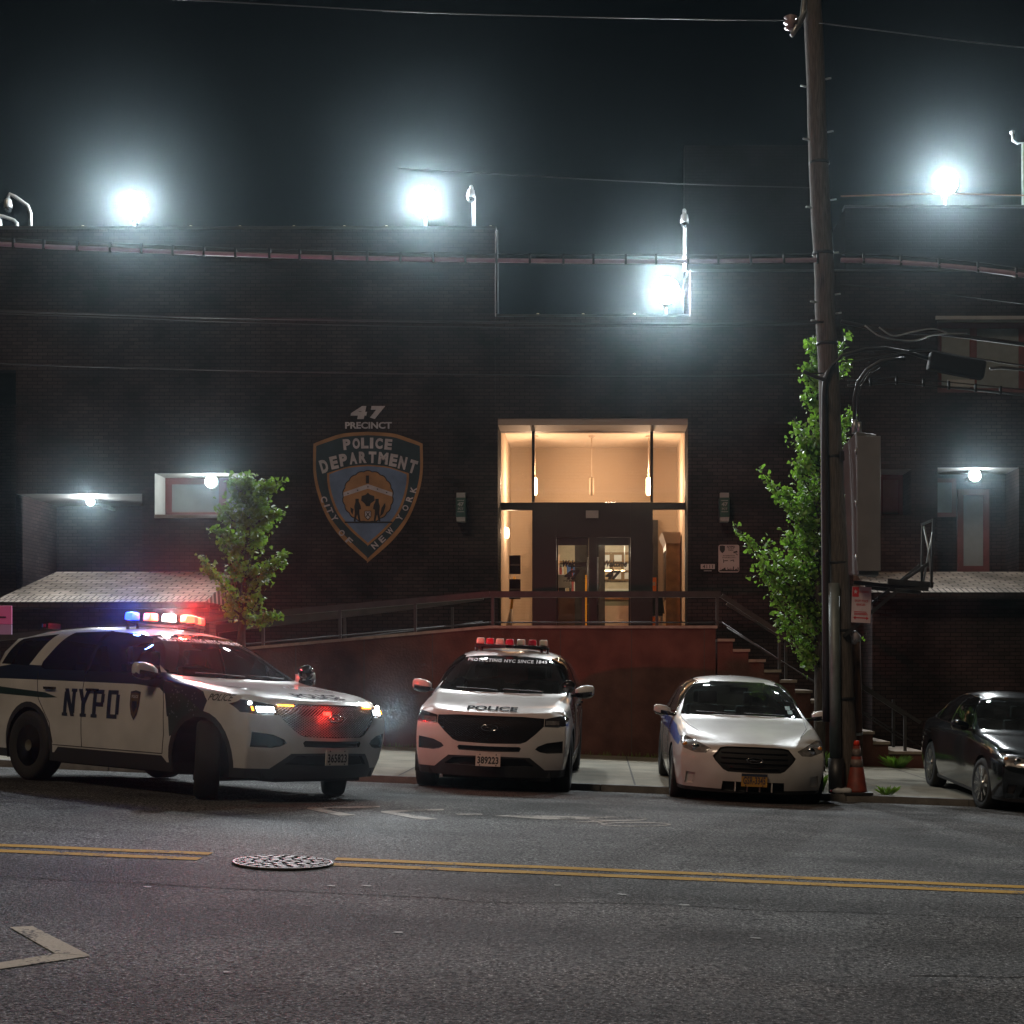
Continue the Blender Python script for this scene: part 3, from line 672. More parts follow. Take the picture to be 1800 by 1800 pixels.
m = MB(); m.box(-.37, -.32, 35.2, 35.24, lf, lf+1.5); m.build('stand', mat('amber_plastic', (.8, .42, .03), .5), t); m = MB(); m.box(-.44, -.25, 35.14, 35.3, lf, lf+.03); m.build('base', M['blackm'], t)
for i, (x_, c_, lb) in enumerate(((-1.55, (.45, .42, .38), 'pale monitor on the dark counter, seen through left door leaf'), (-.95, (.3, .32, .34), 'greyish monitor on the dark counter beside the pale one'))):
    t = root('monitor', (x_, 36.2, lf+1.15), lb, 'monitor', 'monitors on the counter'); m = MB(); m.box(x_-.22, x_+.22, 36.2, 36.24, lf+1.25, lf+1.58); m.build('screen', mat(('pale_plastic', 'grey_plastic')[i], c_, .4), t, bevel=.01); m = MB(); m.box(x_-.08, x_+.08, 36.15, 36.3, lf+1.151, lf+1.25); m.build('stand', M['blackm'], t)
bs = root('bookcase', (-.8, 38.5, lf), 'crowded bookcase against the back room wall behind the left door leaf', 'bookcase')
m = MB()
for zz in (0, .45, .85, 1.25, 1.65, 2.05): m.box(-1.32, -.42, 38.45, 38.75, lf+zz, lf+zz+.03)
m.box(-1.35, -1.321, 38.45, 38.75, lf, lf+2.08); m.box(-.419, -.39, 38.45, 38.75, lf, lf+2.08); m.build('shelf', M['shelf'], bs)
bc = [mat(n_, c_, .6) for n_, c_ in (('red_binder', (.3, .05, .04)), ('blue_binder', (.05, .1, .25)), ('white_binder', (.5, .48, .44)), ('black_binder', (.03, .03, .03)), ('tan_box', (.4, .28, .15)))]
for zz in (.88, 1.28, 1.68):
    xx = -1.30
    while xx < -.52:
        w_ = random.uniform(.04, .11); q = MB(); q.box(xx, xx+w_-.006, 38.47, 38.7, lf+zz+.002, lf+zz+random.uniform(.2, .33)); q.build('binder', random.choice(bc), bs); xx += w_
nb = root('notice_board', (.5, 38.75, 3.95), 'notice board covered with papers high on the back room wall behind right door leaf', 'notice board')
m = MB(); m.box(-.05, .95, 38.72, 38.76, 3.95, 4.7); m.build('board', mat('cork', (.2, .12, .06), .8), nb)
for k in range(9):
    a = .0+.3*(k % 3)+random.uniform(0, .05); b = 4.0+.23*(k//3); q = MB(); q.box(a, a+.2, 38.705, 38.715, b, b+.17); q.build('paper', bc[2] if k % 4 else bc[4], nb)
vm = root('filing_cabinet', (.75, 38.3, lf), 'dark filing cabinet below the notice board in the back room', 'cabinet')
m = MB(); m.box(.45, 1.0, 38.1, 38.6, lf, lf+1.1); m.build('body', M['darkm'], vm, bevel=.01)
for k in range(3): q = MB(); q.box(.48, .97, 38.075, 38.095, lf+.05+k*.35, lf+.36+k*.35); q.build('drawer', M['coping'], vm)
# tube pendants: two lit, the middle one dark
WARM = (1, .65, .42)
M['tubeon'] = mat('lit_tube', (1, .8, .6), .5, emit=(1, .70, .42), es=14)
M['tubeoff'] = mat('unlit_tube', (.6, .5, .38), .5)
for px, on, lb in ((940, 1, 'lit tube pendant hanging in the left of lobby'), (1040, 0, 'unlit tube pendant hanging in the middle of lobby'), (1140, 1, 'lit tube pendant hanging in the right of lobby')):
    p = P(px, 855, 33.2); t = root('pendant_lamp', (p.x, p.y, lz1), lb, 'pendant lamp', 'tube pendants in the lobby')
    m = MB(); m.tube([(p.x, p.y, lz1), (p.x, p.y, p.z+.2)], .012, 6); m.lathe([(.07, lz1-.04), (.07, lz1-.002)], c=(p.x, p.y, 0), n=12); m.build('stem', M['cream'], t)
    m = MB(); m.lathe([(.03, p.z-.2), (.055, p.z-.17), (.055, p.z+.17), (.03, p.z+.2)], c=(p.x, p.y, 0), n=16); m.build('lamp_shade', M['tubeon'] if on else M['tubeoff'], t)
    if on: lamp('bulb_light', 'POINT', (p.x, p.y-.16, p.z), 155, WARM, t, .06)
p = P(889, 937, 33); t = root('wall_sconce', p, 'small lit sconce on the left lobby wall', 'wall lamp')
m = MB(); m.lathe([(.04, p.z-.12), (.07, p.z-.1), (.07, p.z+.1), (.04, p.z+.12)], c=(p.x, p.y, 0), n=14); m.build('lamp_shade', M['tubeon'], t); lamp('bulb_light', 'POINT', (p.x+.12, p.y, p.z), 34, WARM, t, .06)
m = MB(); m.box(lx0, p.x-.06, p.y-.04, p.y+.04, p.z-.04, p.z+.04); m.build('bracket', M['steel'], t)
t = root('ceiling_tube_light', (.2, 37.3, bz+.2), 'long white ceiling light in the back room behind the desk', 'ceiling light')
m = MB(); m.box(-.9, 1.2, 37.2, 37.4, bz+.12, bz+.2); m.build('housing', M['cream'], t); m = MB(); m.box(-.12, .62, 37.15, 37.19, 4.10, 4.125); m.build('lit_tube', M['tubeon'], t)
m = MB(); m.tube([(-.1, 37.2, 4.19), (-.1, 37.25, bz+.12)], .01, 5); m.tube([(.6, 37.2, 4.19), (.6, 37.25, bz+.12)], .01, 5); m.build('hanger', M['steel'], t)
lamp('tube_lamp', 'POINT', (.2, 37.0, bz-.5), 110, (1, .85, .65), t, .2)

# ================================================================== RAMP WALL, PLATFORM, STEPS, RAILINGS
WY = 26.2
def XW(px): return (px-VX)/FPX*WY
def ZW(py): return CAMZ+(VY-py)/FPX*WY
rwt = root('retaining_wall', (-2, WY, 0), 'long reddish brown rendered wall of the ramp and landing behind the parked cars', 'wall')
xa, xb, xc = -14.0, XW(860), XW(1258)
za, zb_ = 2.33-(xb-xa)*.0885, 2.33
m = MB(); m.prism([(xa, -.6), (xc, -.6), (xc, zb_), (xb, zb_), (xa, za)], WY, WY+.3); m.build('wall', M['stucco'], rwt)
m = MB(); m.prism([(xa, za+.001), (xb, zb_+.001), (xc+.03, zb_+.001), (xc+.03, zb_+.05), (xb, zb_+.05), (xa, za+.05)], WY-.03, WY+.33); m.build('cap', M['cap'], rwt)
ld = root('landing', (0, 28.5, 0), 'concrete landing and ramp in front of the station doors', 'landing')
m = MB(); m.prism([(xa, -.6), (xc-.01, -.6), (xc-.01, 2.30), (xb, 2.30), (xa, za-.05)], WY+.31, YW-.35); m.build('slab', M['concrete'], ld)
m = MB(); m.box(ex0-.3, ex1+.3, YW-.349, YW-.005, -.5, 2.36); m.build('door_step', M['concrete'], ld)
for px in (520, 640, 760, 862, 985, 1110, 1238):
    m = MB(); x = XW(px); zt_ = 2.33 if x > xb else 2.33-(xb-x)*.0885; m.box(x-.006, x+.006, WY-.003, WY, -.5, zt_-.002); m.build('joint', M['joint'], rwt)
sc_ = root('front_steps', (XW(1440), WY, -.2), 'flight of twelve concrete steps going down right from the landing', 'steps')
n = 12; x0 = xc+.03; dx = (XW(1562)-x0)/11; rz_ = (zb_-.14)/12
for i in range(11):
    zt_ = zb_-rz_*(i+1); a = x0+dx*i; b = a+dx
    q = MB(); q.box(a+.002, b, WY+.02, 28.0, -.6, zt_-.05); q.cm = 1; q.box(a+.003, b+.03, WY-.01, 28.0, zt_-.049, zt_)
    q.build('step', [M['stucco'], M['tread']], sc_)
q = MB(); q.box(x0+dx*11+.002, XW(1628), WY+.02, 28.0, -.7, .10); q.cm = 1; q.box(x0+dx*11+.003, XW(1626), WY-.01, 28, .101, .15); q.build('step', [M['stucco'], M['tread']], sc_)
def rail(name, pts, y, posts, label, h=.1, low=.06, zlow=.17):
    """pts: (x,z) of the top rail; posts: list of (x, zbase, ztop)"""
    t = root(name, (pts[0][0], y, 0), label, 'railing', 'dark railings of the entrance')
    q = MB()
    for i in range(len(pts)-1): q.obox((pts[i][0], y, pts[i][1]), (pts[i+1][0], y, pts[i+1][1]), .09, h)
    q.build('top_rail', M['rail'], t)
    q = MB()
    for i in range(len(pts)-1):
        (a, b), (c_, d) = pts[i], pts[i+1]; q.tube([(a, y, b-low), (c_, y, d-low)], .014, 6)
    q.build('lower_rail', M['rail'], t)
    for a, b, c_ in posts: q = MB(); q.box(a-.025, a+.025, y-.03, y+.03, b, c_); q.build('post', M['rail'], t)
zr = ZW(1044)
def zramp(x): return zb_+.05 if x > xb else zb_+.05-(xb-x)*.0885
tl = [(-14, zr-(xb+14)*.0885*1.0), (xb, zr), (XW(1268), zr)]
rail('ramp_railing', tl, WY+.15, [(XW(p), zramp(XW(p)), (zr if XW(p) > xb else zr-(xb-XW(p))*.0885)-.05) for p in (150, 305, 459, 595, 728, 865, 1025, 1155, 1262)],
     'dark flat topped railing on the front edge of the ramp and landing', .11, .50)
sl = [(XW(1270), zr-.02), (XW(1595), ZW(1256))]
def zs(x): return sl[0][1]+(sl[1][1]-sl[0][1])*(x-sl[0][0])/(sl[1][0]-sl[0][0])
rail('step_railing', sl, WY+.16, [(XW(1372), zb_-rz_*5+.001, zs(XW(1372))-.04), (XW(1594), .151, zs(XW(1594))-.04)], 'dark railing sloping down the street side of the steps', .085, .48)
rail('step_railing', [(XW(1290), zr-.1), (XW(1650), ZW(1275))], 27.7, [(XW(1400), zb_-rz_*5+.001, ZW(1110)-.02), (XW(1600), .151, ZW(1232))], 'dark railing sloping down the building side of the steps', .06, .45)
rail('ramp_railing', [(-12, 2.65-.0885*9), (-3.0, 2.95), (-2.3, 3.05)], 28.9, [(x, 2.35+(x+2)*.0885, 2.62+(x+3)*.0885+.2) for x in (-7.5, -5, -2.9)], 'dark railing on the building side of the ramp, further back', .16, .5)
# ================================================================== FLOODLIGHTS, WALL LIGHTS, CAMERAS
COOL = (.93, .99, 1)
M['led'] = mat('led_panel', (1, 1, 1), .5, emit=(.86, .95, 1), es=400)
M['led2'] = mat('led_small', (1, 1, 1), .5, emit=(.86, .95, 1), es=120)
def flood(px, py, D, base, label, power):
    p = P(px, py, D)
    t = root('floodlight', (p.x, p.y, base), label, 'floodlight', 'floodlights on the roof edge')
    m = MB(); m.tube([(p.x, p.y+.02, base), (p.x, p.y+.02, p.z-.33)], .035); m.box(p.x-.06, p.x+.06, p.y+.02, p.y+.12, p.z-.33, p.z+.1); m.build('bracket', M['steel'], t)
    m = MB(); m.prism([(p.x+a*1.08, p.z+b*1.08) for a, b in [(.26*math.cos(k*math.pi/12), .26*math.sin(k*math.pi/12)) for k in range(24)]], p.y-.054, p.y+.05)
    m.build('housing', M['steel'], t)
    m = MB(); m.prism([(p.x+a, p.z+b) for a, b in [(.26*math.cos(k*math.pi/12), .26*math.sin(k*math.pi/12)) for k in range(24)]], p.y-.075, p.y-.055); m.build('lens', M['led'], t)
    m = MB()
    for k in range(7): m.box(p.x-.2+k*.065, p.x-.19+k*.065, p.y+.05, p.y+.14, p.z-.16, p.z+.16)
    m.build('cooling_fins', M['steel'], t)
    lamp('flood_lamp', 'POINT', (p.x, p.y-.10, p.z-.0), power, COOL, t, .1)
FP = 3700
flood(236, 362, 30.82, ZL+.06, 'leftmost glaring white floodlight on the roof edge, above the left window', FP)
flood(748, 355, 30.82, ZL+.06, 'glaring white floodlight on the roof edge above the painted shield', FP)
flood(1171, 512, 30.82, ZE+.05, 'glaring white floodlight low above the entrance bay', FP)
flood(1662, 322, 33.75, CAMZ+(VY-363)/2600*33+.02, 'glaring white floodlight on the right roof edge, beyond the utility pole', FP)
def wlight(px, py, y, yb, label, power, r=.075):
    p = P(px, py, y); t = root('wall_light', p, label, 'wall light', 'small white lights under the overhangs')
    m = MB(); m.lathe([(r*1.1, p.y+.05), (r*1.25, p.y+.02), (r*1.2, p.y-.03), (r, p.y-.03)], c=(p.x, 0, p.z), axis='y', n=20); m.box(p.x-.03, p.x+.03, p.y+.04, yb, p.z-.03, p.z+.03)
    m.build('housing', M['steel'], t)
    m = MB(); m.lathe([(r, p.y-.028), (r*.7, p.y-.05), (.001, p.y-.06)], c=(p.x, 0, p.z), axis='y', n=20); m.build('lens', M['led2'], t)
    lamp('wall_lamp', 'POINT', (p.x, p.y-.13, p.z), power*.6, COOL, t, .05); lamp('wall_beam', 'SPOT', (p.x, p.y-.12, p.z), 480, COOL, t, .06, direction=(-p.x, -p.y, -p.z+1), spot=70)
wlight(160, 882, YW+.8, YW+2.29, 'small white light under the overhang at far left', 200, .08)
wlight(372, 847, YW+.35, YW+.78, 'bright white light in front of red framed window by the left tree', 110, .12)
wlight(1713, 836, YW+.3, YW+.98, 'bright white light in the recess at the right, beyond the pole', 60, .12)

def ptz(px, pbase, ptop, y, curve, label, zbase=None):
    a = P(px, pbase, y); b = P(px, ptop, y); t = root('surveillance_camera', a, label, 'security camera', 'dome cameras on roof poles')
    m = MB(); h = b.z-a.z
    if curve: pts = [a, a+Vector((0, 0, h*.45)), a+Vector((-.06, 0, h*.68)), a+Vector((curve*.75, -.02, h*.93)), a+Vector((curve, -.04, h)), a+Vector((curve-.03, -.04, h*.88))]
    else: pts = [a, a+Vector((0, 0, h*.8)), a+Vector((-.02, -.1, h*.95)), a+Vector((-.03, -.28, h)), a+Vector((-.03, -.34, h*.93))]
    m.tube(pts, .038); m.build('pole', M['steel'], t); e = Vector(pts[-1])
    m = MB(); m.lathe([(.03, 0), (.07, -.04), (.085, -.14), (.085, -.2)], c=e, n=16); m.build('housing', M['steel'], t)
    m = MB(); m.lathe([(.078, -.2), (.072, -.25), (.04, -.29), (.001, -.3)], c=e, n=16); m.build('dome', M['darkglass'], t)
ptz(54, 403, 342, YW+.1, -.42, 'dome camera on a gooseneck pole at the left end of roof')
ptz(30, 403, 380, YW+.35, -.35, 'short curved pole camera at the left edge of the photo')
ptz(833, 402, 336, YW+.1, 0, 'dome camera on a pole right of the second floodlight')
ptz(1204, 476, 377, YW+.1, 0, 'dome camera on a tall pole above the entrance bay floodlight')
pz = P(1791, 240, 33.1); t = root('surveillance_camera', (pz.x+.05, 33.2, 11.95), 'camera bracket at the upper right edge of the photo', 'security camera', 'dome cameras on roof poles')
m = MB(); m.tube([(pz.x+.12, 33.2, 11.97), (pz.x+.12, 33.2, pz.z-.1), (pz.x, 33.2, pz.z-.12), (pz.x-.1, 33.2, pz.z-.05), (pz.x-.12, 33.2, pz.z+.1)], .03); m.build('pole', M['steel'], t)
m = MB(); m.lathe([(.05, 0), (.06, .05), (.02, .08)], c=(pz.x-.12, 33.2, pz.z+.1), n=12); m.build('housing', M['steel'], t)

# precinct lanterns, number plate, notice sign
M['lgreen'] = mat('lantern_green', (.03, .075, .065), .3); M['lwhite'] = mat('lantern_white', (.26, .27, .27), .5)
for px, lb in ((812, 'dark green precinct wall lantern left of the entrance'), (1272, 'dark green precinct wall lantern right of the entrance')):
    p = P(px, 894, YW); t = root('wall_lantern', (p.x, YW-.15, p.z), lb, 'lantern', 'precinct lanterns beside the entrance')
    m = MB(); m.box(p.x-.1, p.x+.1, YW-.26, YW-.005, p.z-.2, p.z+.2); m.build('body', M['lgreen'], t, bevel=.01)
    m = MB(); m.box(p.x-.09, p.x+.09, YW-.24, YW-.01, p.z+.201, p.z+.3); m.prism([(p.x-.085, p.z-.29), (p.x+.085, p.z-.29), (p.x+.095, p.z-.201), (p.x-.095, p.z-.201)], YW-.25, YW-.01); m.build('lamp_glass', M['lwhite'], t)
    m = MB(); wall_text(m, fittext('47', .13, .085, .05), p.x, YW-.264, p.z+.06); wall_text(m, fittext('PCT', .11, .05, .03), p.x, YW-.264, p.z-.035)
    m.box(p.x-.07, p.x+.07, YW-.263, YW-.2605, p.z+.13, p.z+.145); m.box(p.x-.07, p.x+.07, YW-.263, YW-.2605, p.z-.1, p.z-.085); m.build('lettering', M['lwhite'], t)
M['plate_w'] = mat('sign_white', (.42, .37, .37), .5)
p = P(1244, 996, YW); t = root('address_plate', (p.x, YW-.03, p.z), 'small white street number plate reading 4111 right of the entrance', 'number plate')
m = MB(); m.box(p.x-.145, p.x+.145, YW-.03, YW-.004, p.z-.05, p.z+.05); m.build('plate', M['plate_w'], t)
m = MB(); wall_text(m, fittext('4111', .21, .075, .02, spacing=1.15), p.x, YW-.033, p.z); m.build('lettering', M['blackm'], t)
m = MB(); m.box(p.x-.08, p.x+.08, YW-.032, YW-.004, p.z-.095, p.z-.08); m.build('lower_strip', M['steel'], t)
p = P(1281, 982, YW); t = root('notice_sign', (p.x, YW-.03, p.z), 'white sign with a shield and a black city skyline right of the entrance', 'sign')
m = MB(); w, h = .215, .285
pl = []
for (cx, cz, a0) in ((w-.04, h-.04, 0), (-w+.04, h-.04, 90), (-w+.04, -h+.04, 180), (w-.04, -h+.04, 270)):
    for k in range(4): tt = R(a0+k*30); pl.append((p.x+cx+.04*math.cos(tt), p.z+cz+.04*math.sin(tt)))
m.prism(pl, YW-.03, YW-.004); m.build('panel', M['plate_w'], t)
m = MB(); yy = YW-.033
def wq(m, pts): m.add([(p.x+a, yy, p.z+b) for a, b in pts], [tuple(range(len(pts)))])
wq(m, [(-.19, .26), (-.135, .27), (-.08, .26), (-.08, .18), (-.10, .14), (-.135, .11), (-.17, .14), (-.19, .18)])
wall_text(m, fittext('NYPD', .17, .045, .03), p.x+.045, yy, p.z+.24); wall_text(m, fittext('SECURITY', .13, .022, .02), p.x+.045, yy, p.z+.2); wall_text(m, fittext('CAMERA', .11, .02, .02), p.x+.04, yy, p.z+.17)
wq(m, [(.09, .14), (.17, .16), (.18, .13), (.1, .11)]); wq(m, [(.13, .11), (.15, .11), (.19, .07), (.17, .07)])
wall_text(m, fittext('IN OPERATION', .24, .022, .02), p.x, yy, p.z+.06); wall_text(m, fittext('24 HOURS A DAY', .28, .022, .02), p.x, yy, p.z+.02)
wq(m, [(-.12, -.01), (-.11, -.01), (-.10, -.09), (-.115, -.09)]); wq(m, [(-.11, -.04), (-.02, -.035), (-.02, -.05), (-.11, -.055)]); wq(m, [(.03, -.04), (.1, -.02), (.11, -.07), (.095, -.07), (.09, -.04), (.03, -.055)])
xs_ = [-.2, -.18, -.175, -.15, -.11, -.10, -.07, -.06, -.03, -.02, .0, .01, .03, .035, .055, .07, .085, .10, .105, .13, .15, .165, .18, .19, .2]
hs_ = [.02, .07, .03, .05, .07, .075, .04, .03, .08, .05, .03, .055, .07, .03, .06, .03, .10, .10, .03, .05, .055, .03, .09, .08, .03]
for i in range(len(xs_)-1): wq(m, [(xs_[i], -.265), (xs_[i+1], -.265), (xs_[i+1], -.265+hs_[i]), (xs_[i], -.265+hs_[i])])
m.build('lettering', M['blackm'], t)

# ================================================================== UTILITY POLE AND WHAT HANGS ON IT
pb_ = P(1489, 1399, 19.62); pt_ = P(1424, -70, 19.62)
def pole_at(z): return pb_+(pt_-pb_)*((z-pb_.z)/(pt_.z-pb_.z))
gb = gz(pb_.x)+KERB-.05
t = root('utility_pole', (pb_.x, pb_.y, gb), 'tall weathered wooden utility pole leaning slightly left at the kerb', 'utility pole')
nseg = 26; pts = []; rs = []
for i in range(nseg+1):
    z = gb+(pt_.z-gb)*i/nseg; q = pole_at(z)+Vector((random.uniform(-.008, .008), random.uniform(-.008, .008), 0)); pts.append(q); rs.append(.158-.038*i/nseg+random.uniform(-.003, .003))
m = MB(); m.tube(pts, rs, 20); m.build('shaft', M['wood'], t)
m = MB()
def off(px, z, r): # point beside the pole
    return Vector(((px-VX)/FPX*19.45, 19.45, z))
m.tube([off(1453, .9, 0), off(1452, 2.4, 0), off(1450, 4.0, 0), off(1449, 5.2, 0), P(1450, 668, 19.45), P(1460, 645, 19.45), P(1480, 625, 19.45), P(1520, 614, 19.45), P(1556, 612, 19.5), P(1600, 620, 19.5), P(1632, 631, 19.5)], [.055, .055, .055, .04, .035]+[.024]*6, 10)
m.build('riser_cable', M['cable'], t)
m = MB(); z0 = gz(3)+KERB; m.tube([(off(1468, 0, 0).x, 19.42, z0+.45), (off(1465, 0, 0).x, 19.42, 2.72)], .075, 14); m.build('riser_pipe', mat('grey_pipe', (.16, .19, .18), .5, metal=.3, noise=.2), t)
m = MB(); m.tube([(off(1470, 0, 0).x, 19.42, z0-.03), (off(1469, 0, 0).x, 19.42, z0+.46)], .105, 14); m.build('pipe_guard', M['blackm'], t)
for zz in (1.2, 2.1, 3.0, 4.4, 5.9, 7.1, 8.3):
    q = pole_at(zz); m = MB(); rr = .158-.038*(zz-gb)/(pt_.z-gb)+.006; m.lathe([(rr, -.02), (rr+.004, -.01), (rr+.004, .01), (rr, .02)], c=q, n=20); m.build('band', M['darkm'], t)
q = pole_at(2.0); m = MB(); m.tube([q+Vector((.17, -.03, -.05)), q+Vector((.2, -.1, .02)), q+Vector((.16, -.16, .08))], [.05, .06, .03], 8); m.build('tape_remnant', M['plate_w'], t)
m = MB()
for k, zz in enumerate((6.2, 6.45, 7.0, 7.7, 8.6, 9.3)): q = pole_at(zz); m.tube([q+Vector((-.13, -.04, 0)), q+Vector((-.21, -.08, 0))], .012, 6); m.tube([q+Vector((.12, -.04, .1)), q+Vector((.19, -.08, .1))], .012, 6)
m.build('bolts', M['steel'], t)
# old stub pole strapped behind
s0 = P(1502, 1399, 19.95); t = root('pole_stub', (s0.x, s0.y, gz(s0.x)+KERB-.04), 'short cut off brown pole stub strapped right behind the utility pole', 'pole')
m = MB(); m.tube([s0-Vector((0, 0, .1)), P(1500, 1260, 19.95), P(1498, 1116, 19.95)], [.125, .118, .11], 18); m.build('shaft', mat('brown_wood', (.12, .06, .035), .8, noise=.5, nscale=14, bump=.7, bscale=22, stretch=(6, 6, .35)), t)
m = MB(); q = P(1498, 1124, 19.95); m.lathe([(.118, -.03), (.125, -.02), (.125, .02), (.118, .03)], c=q, n=18); q = P(1500, 1290, 19.95); m.lathe([(.12, -.02), (.127, -.01), (.127, .01), (.12, .02)], c=q, n=18); m.build('band', M['steel'], t)
# pole-top bracket and insulator
a = P(1412, 10, 19.6); t = root('line_bracket', a, 'pale metal bracket with a pinkish insulator near the top of the pole', 'bracket')
m = MB(); m.tube([P(1416, -30, 19.5), P(1411, 28, 19.5), P(1402, 45, 19.4), P(1392, 62, 19.3)], [.03, .04, .045, .03], 8); m.obox(P(1416, 20, 19.45), P(1395, 58, 19.3), .05, .03); m.build('arm', M['steel'], t)
m = MB(); m.lathe([(.03, -.1), (.09, -.07), (.04, -.03), (.1, 0), (.04, .03), (.09, .07), (.03, .1)], c=P(1390, 40, 19.4), n=14); m.build('insulator', mat('porcelain', (.3, .22, .22), .3), t)
# equipment cabinet
c0 = P(1500, 1010, 19.2); t = root('equipment_cabinet', (P(1520, 1012, 19.35).x, 19.35, P(1520, 1012, 19.3).z), 'tall grey telecom cabinet fixed to the right side of the utility pole', 'cabinet')
zb0, zt0 = P(0, 1012, 19.2).z, P(0, 762, 19.2).z; xl, xm, xr = P(1496, 0, 19.3).x, P(1508, 0, 19.1).x, P(1541, 0, 19.3).x
M['cab'] = mat('cabinet_grey', (.17, .17, .165), .5, noise=.15, nscale=3)
m = MB(); m.add([(xm, 19.05, zb0), (xr, 19.15, zb0), (xr+.04, 19.6, zb0+.0), (xl-.01, 19.45, zb0+.03), (xm-.03, 19.05, zt0), (xr-.03, 19.15, zt0-.02), (xr+.0, 19.6, zt0), (xl-.09, 19.45, zt0-.14)],
  [(0, 1, 2, 3), (4, 5, 6, 7), (0, 1, 5, 4), (1, 2, 6, 5), (2, 3, 7, 6), (3, 0, 4, 7)]); m.build('body', M['cab'], t, bevel=.012)
m = MB(); m.box(xm-.025, xr+.0, 19.02, 19.045, zb0+.05, zt0-.06); m.build('door', M['cab'], t, bevel=.008)
m = MB()
for k in (.12, .5, .86): z = zb0+(zt0-zb0)*k; m.tube([(xm-.03-.01*k, 19.03, z-.04), (xm-.03-.01*k, 19.03, z+.04)], .014, 8)
m.build('hinge', M['steel'], t)
m = MB(); m.tube([P(1502, 762, 19.3), P(1502, 738, 19.3)], .035, 10); m.tube([P(1511, 762, 19.25), P(1510, 742, 19.25)], .03, 10); m.build('cable_gland', M['steel'], t)
m = MB(); m.box(xl-.12, xl+.0, 19.4, 19.6, zt0-.32, zt0-.2); m.build('mounting_strap', M['blackm'], t)
m = MB(); m.tube([P(1502, 740, 19.3), P(1502, 700, 19.3), P(1508, 672, 19.3), P(1524, 650, 19.3), P(1548, 635, 19.3), P(1575, 631, 19.3), P(1590, 631, 19.35)], .026, 8)
m.tube([P(1510, 744, 19.25), P(1508, 700, 19.25), P(1516, 675, 19.25), P(1530, 655, 19.25), P(1546, 645, 19.3)], .014, 6)
m.build('feed_cable', M['cable'], t)
# steel storage rack below the cabinet
t = root('pole_bracket', P(1500, 1030, 19.5), 'black steel bracket arm with a crossed cable storage frame sticking out from the pole', 'bracket')
m = MB(); m.obox(P(1500, 1024, 19.4), P(1632, 1036, 19.3), .07, .05); m.obox(P(1520, 1032, 19.55), P(1618, 1041, 19.5), .07, .05); m.obox(P(1560, 1022, 19.3), P(1640, 1028, 19.3), .06, .07); m.build('arm', M['darkm'], t)
m = MB(); m.obox(P(1483, 1118, 19.45), P(1575, 1040, 19.35), .05, .045); m.obox(P(1545, 1050, 19.35), P(1640, 985, 19.3), .04, .04); m.obox(P(1530, 1062, 19.5), P(1617, 993, 19.45), .03, .03); m.build('brace', M['darkm'], t)
m = MB(); m.obox(P(1620, 1033, 19.4), P(1622, 922, 19.4), .03, .03); m.obox(P(1637, 1033, 19.2), P(1641, 913, 19.2), .03, .03); m.obox(P(1620, 922, 19.4), P(1642, 913, 19.2), .03, .03); m.build('upright', M['darkm'], t)
m = MB(); m.tube([P(1624, 925, 19.38), P(1632, 965, 19.3), P(1637, 1010, 19.22)], .014, 6); m.tube([P(1640, 935, 19.2), P(1632, 975, 19.28), P(1622, 1030, 19.38)], .014, 6); m.build('cross_brace', M['steel'], t)
# street sign on the pole
M['sgrey'] = mat('sign_face', (.46, .40, .39), .5, noise=.15); M['sred'] = mat('sign_red', (.42, .02, .03), .5)
q = P(1514, 1063, 19.35); t = root('parking_sign', q, 'white parking sign with a white star on red, on the right of pole', 'sign')
ang = .1; ux = Vector((math.cos(ang), -math.sin(ang)*2, -.06)).normalized(); uz = Vector((.03, 0, 1)).normalized(); nn_ = ux.cross(uz).normalized()
if nn_.y > 0: nn_ = -nn_
def sp(a, b, d=0): return q+ux*a+uz*b+nn_*d
def sgn(m, pts, d): m.add([sp(a, b, d) for a, b in pts], [tuple(range(len(pts)))])
m = MB(); w, h = .125, .235
m.add([sp(a, b, d) for d in (0, -.006) for a, b in ((-w, -h), (w, -h), (w, h), (-w, h))], [(0, 1, 2, 3), (7, 6, 5, 4), (0, 4, 5, 1), (1, 5, 6, 2), (2, 6, 7, 3), (3, 7, 4, 0)]); m.build('panel', M['sgrey'], t)
m = MB(); sgn(m, [(-w+.005, .10), (-.035, .10), (-.035, h-.005), (-w+.005, h-.005)], .003)
for i, zz in enumerate((-.09, -.11, -.125)): sgn(m, [(-.09, zz), (.07+.01*i, zz), (.07+.01*i, zz-.008), (-.09, zz-.008)], .003)
sgn(m, [(-.10, -.17), (-.07, -.15), (-.07, -.165), (.07, -.165), (.07, -.15), (.10, -.175), (.07, -.2), (.07, -.18), (-.07, -.18), (-.07, -.2)], .003)
v, f = fittext('NO STANDING', .13, .03, .02); m.add([sp(a+.03, b+.17, .003) for a, b in v], f); v, f = fittext('EXCEPT POLICE', .17, .03, .02); m.add([sp(a, b+.05, .003) for a, b in v], f); v, f = fittext('VEHICLES', .12, .03, .02); m.add([sp(a-.01, b+.0, .003) for a, b in v], f)
m.build('red_print', M['sred'], t)
m = MB(); m.add([sp(-.078+.028*math.sin(k*math.pi/5)*(1 if k % 2 == 0 else .42), .168+.034*math.cos(k*math.pi/5)*(1 if k % 2 == 0 else .42), .006) for k in range(10)], [tuple(range(10))]); m.build('star', M['plate_w'], t)


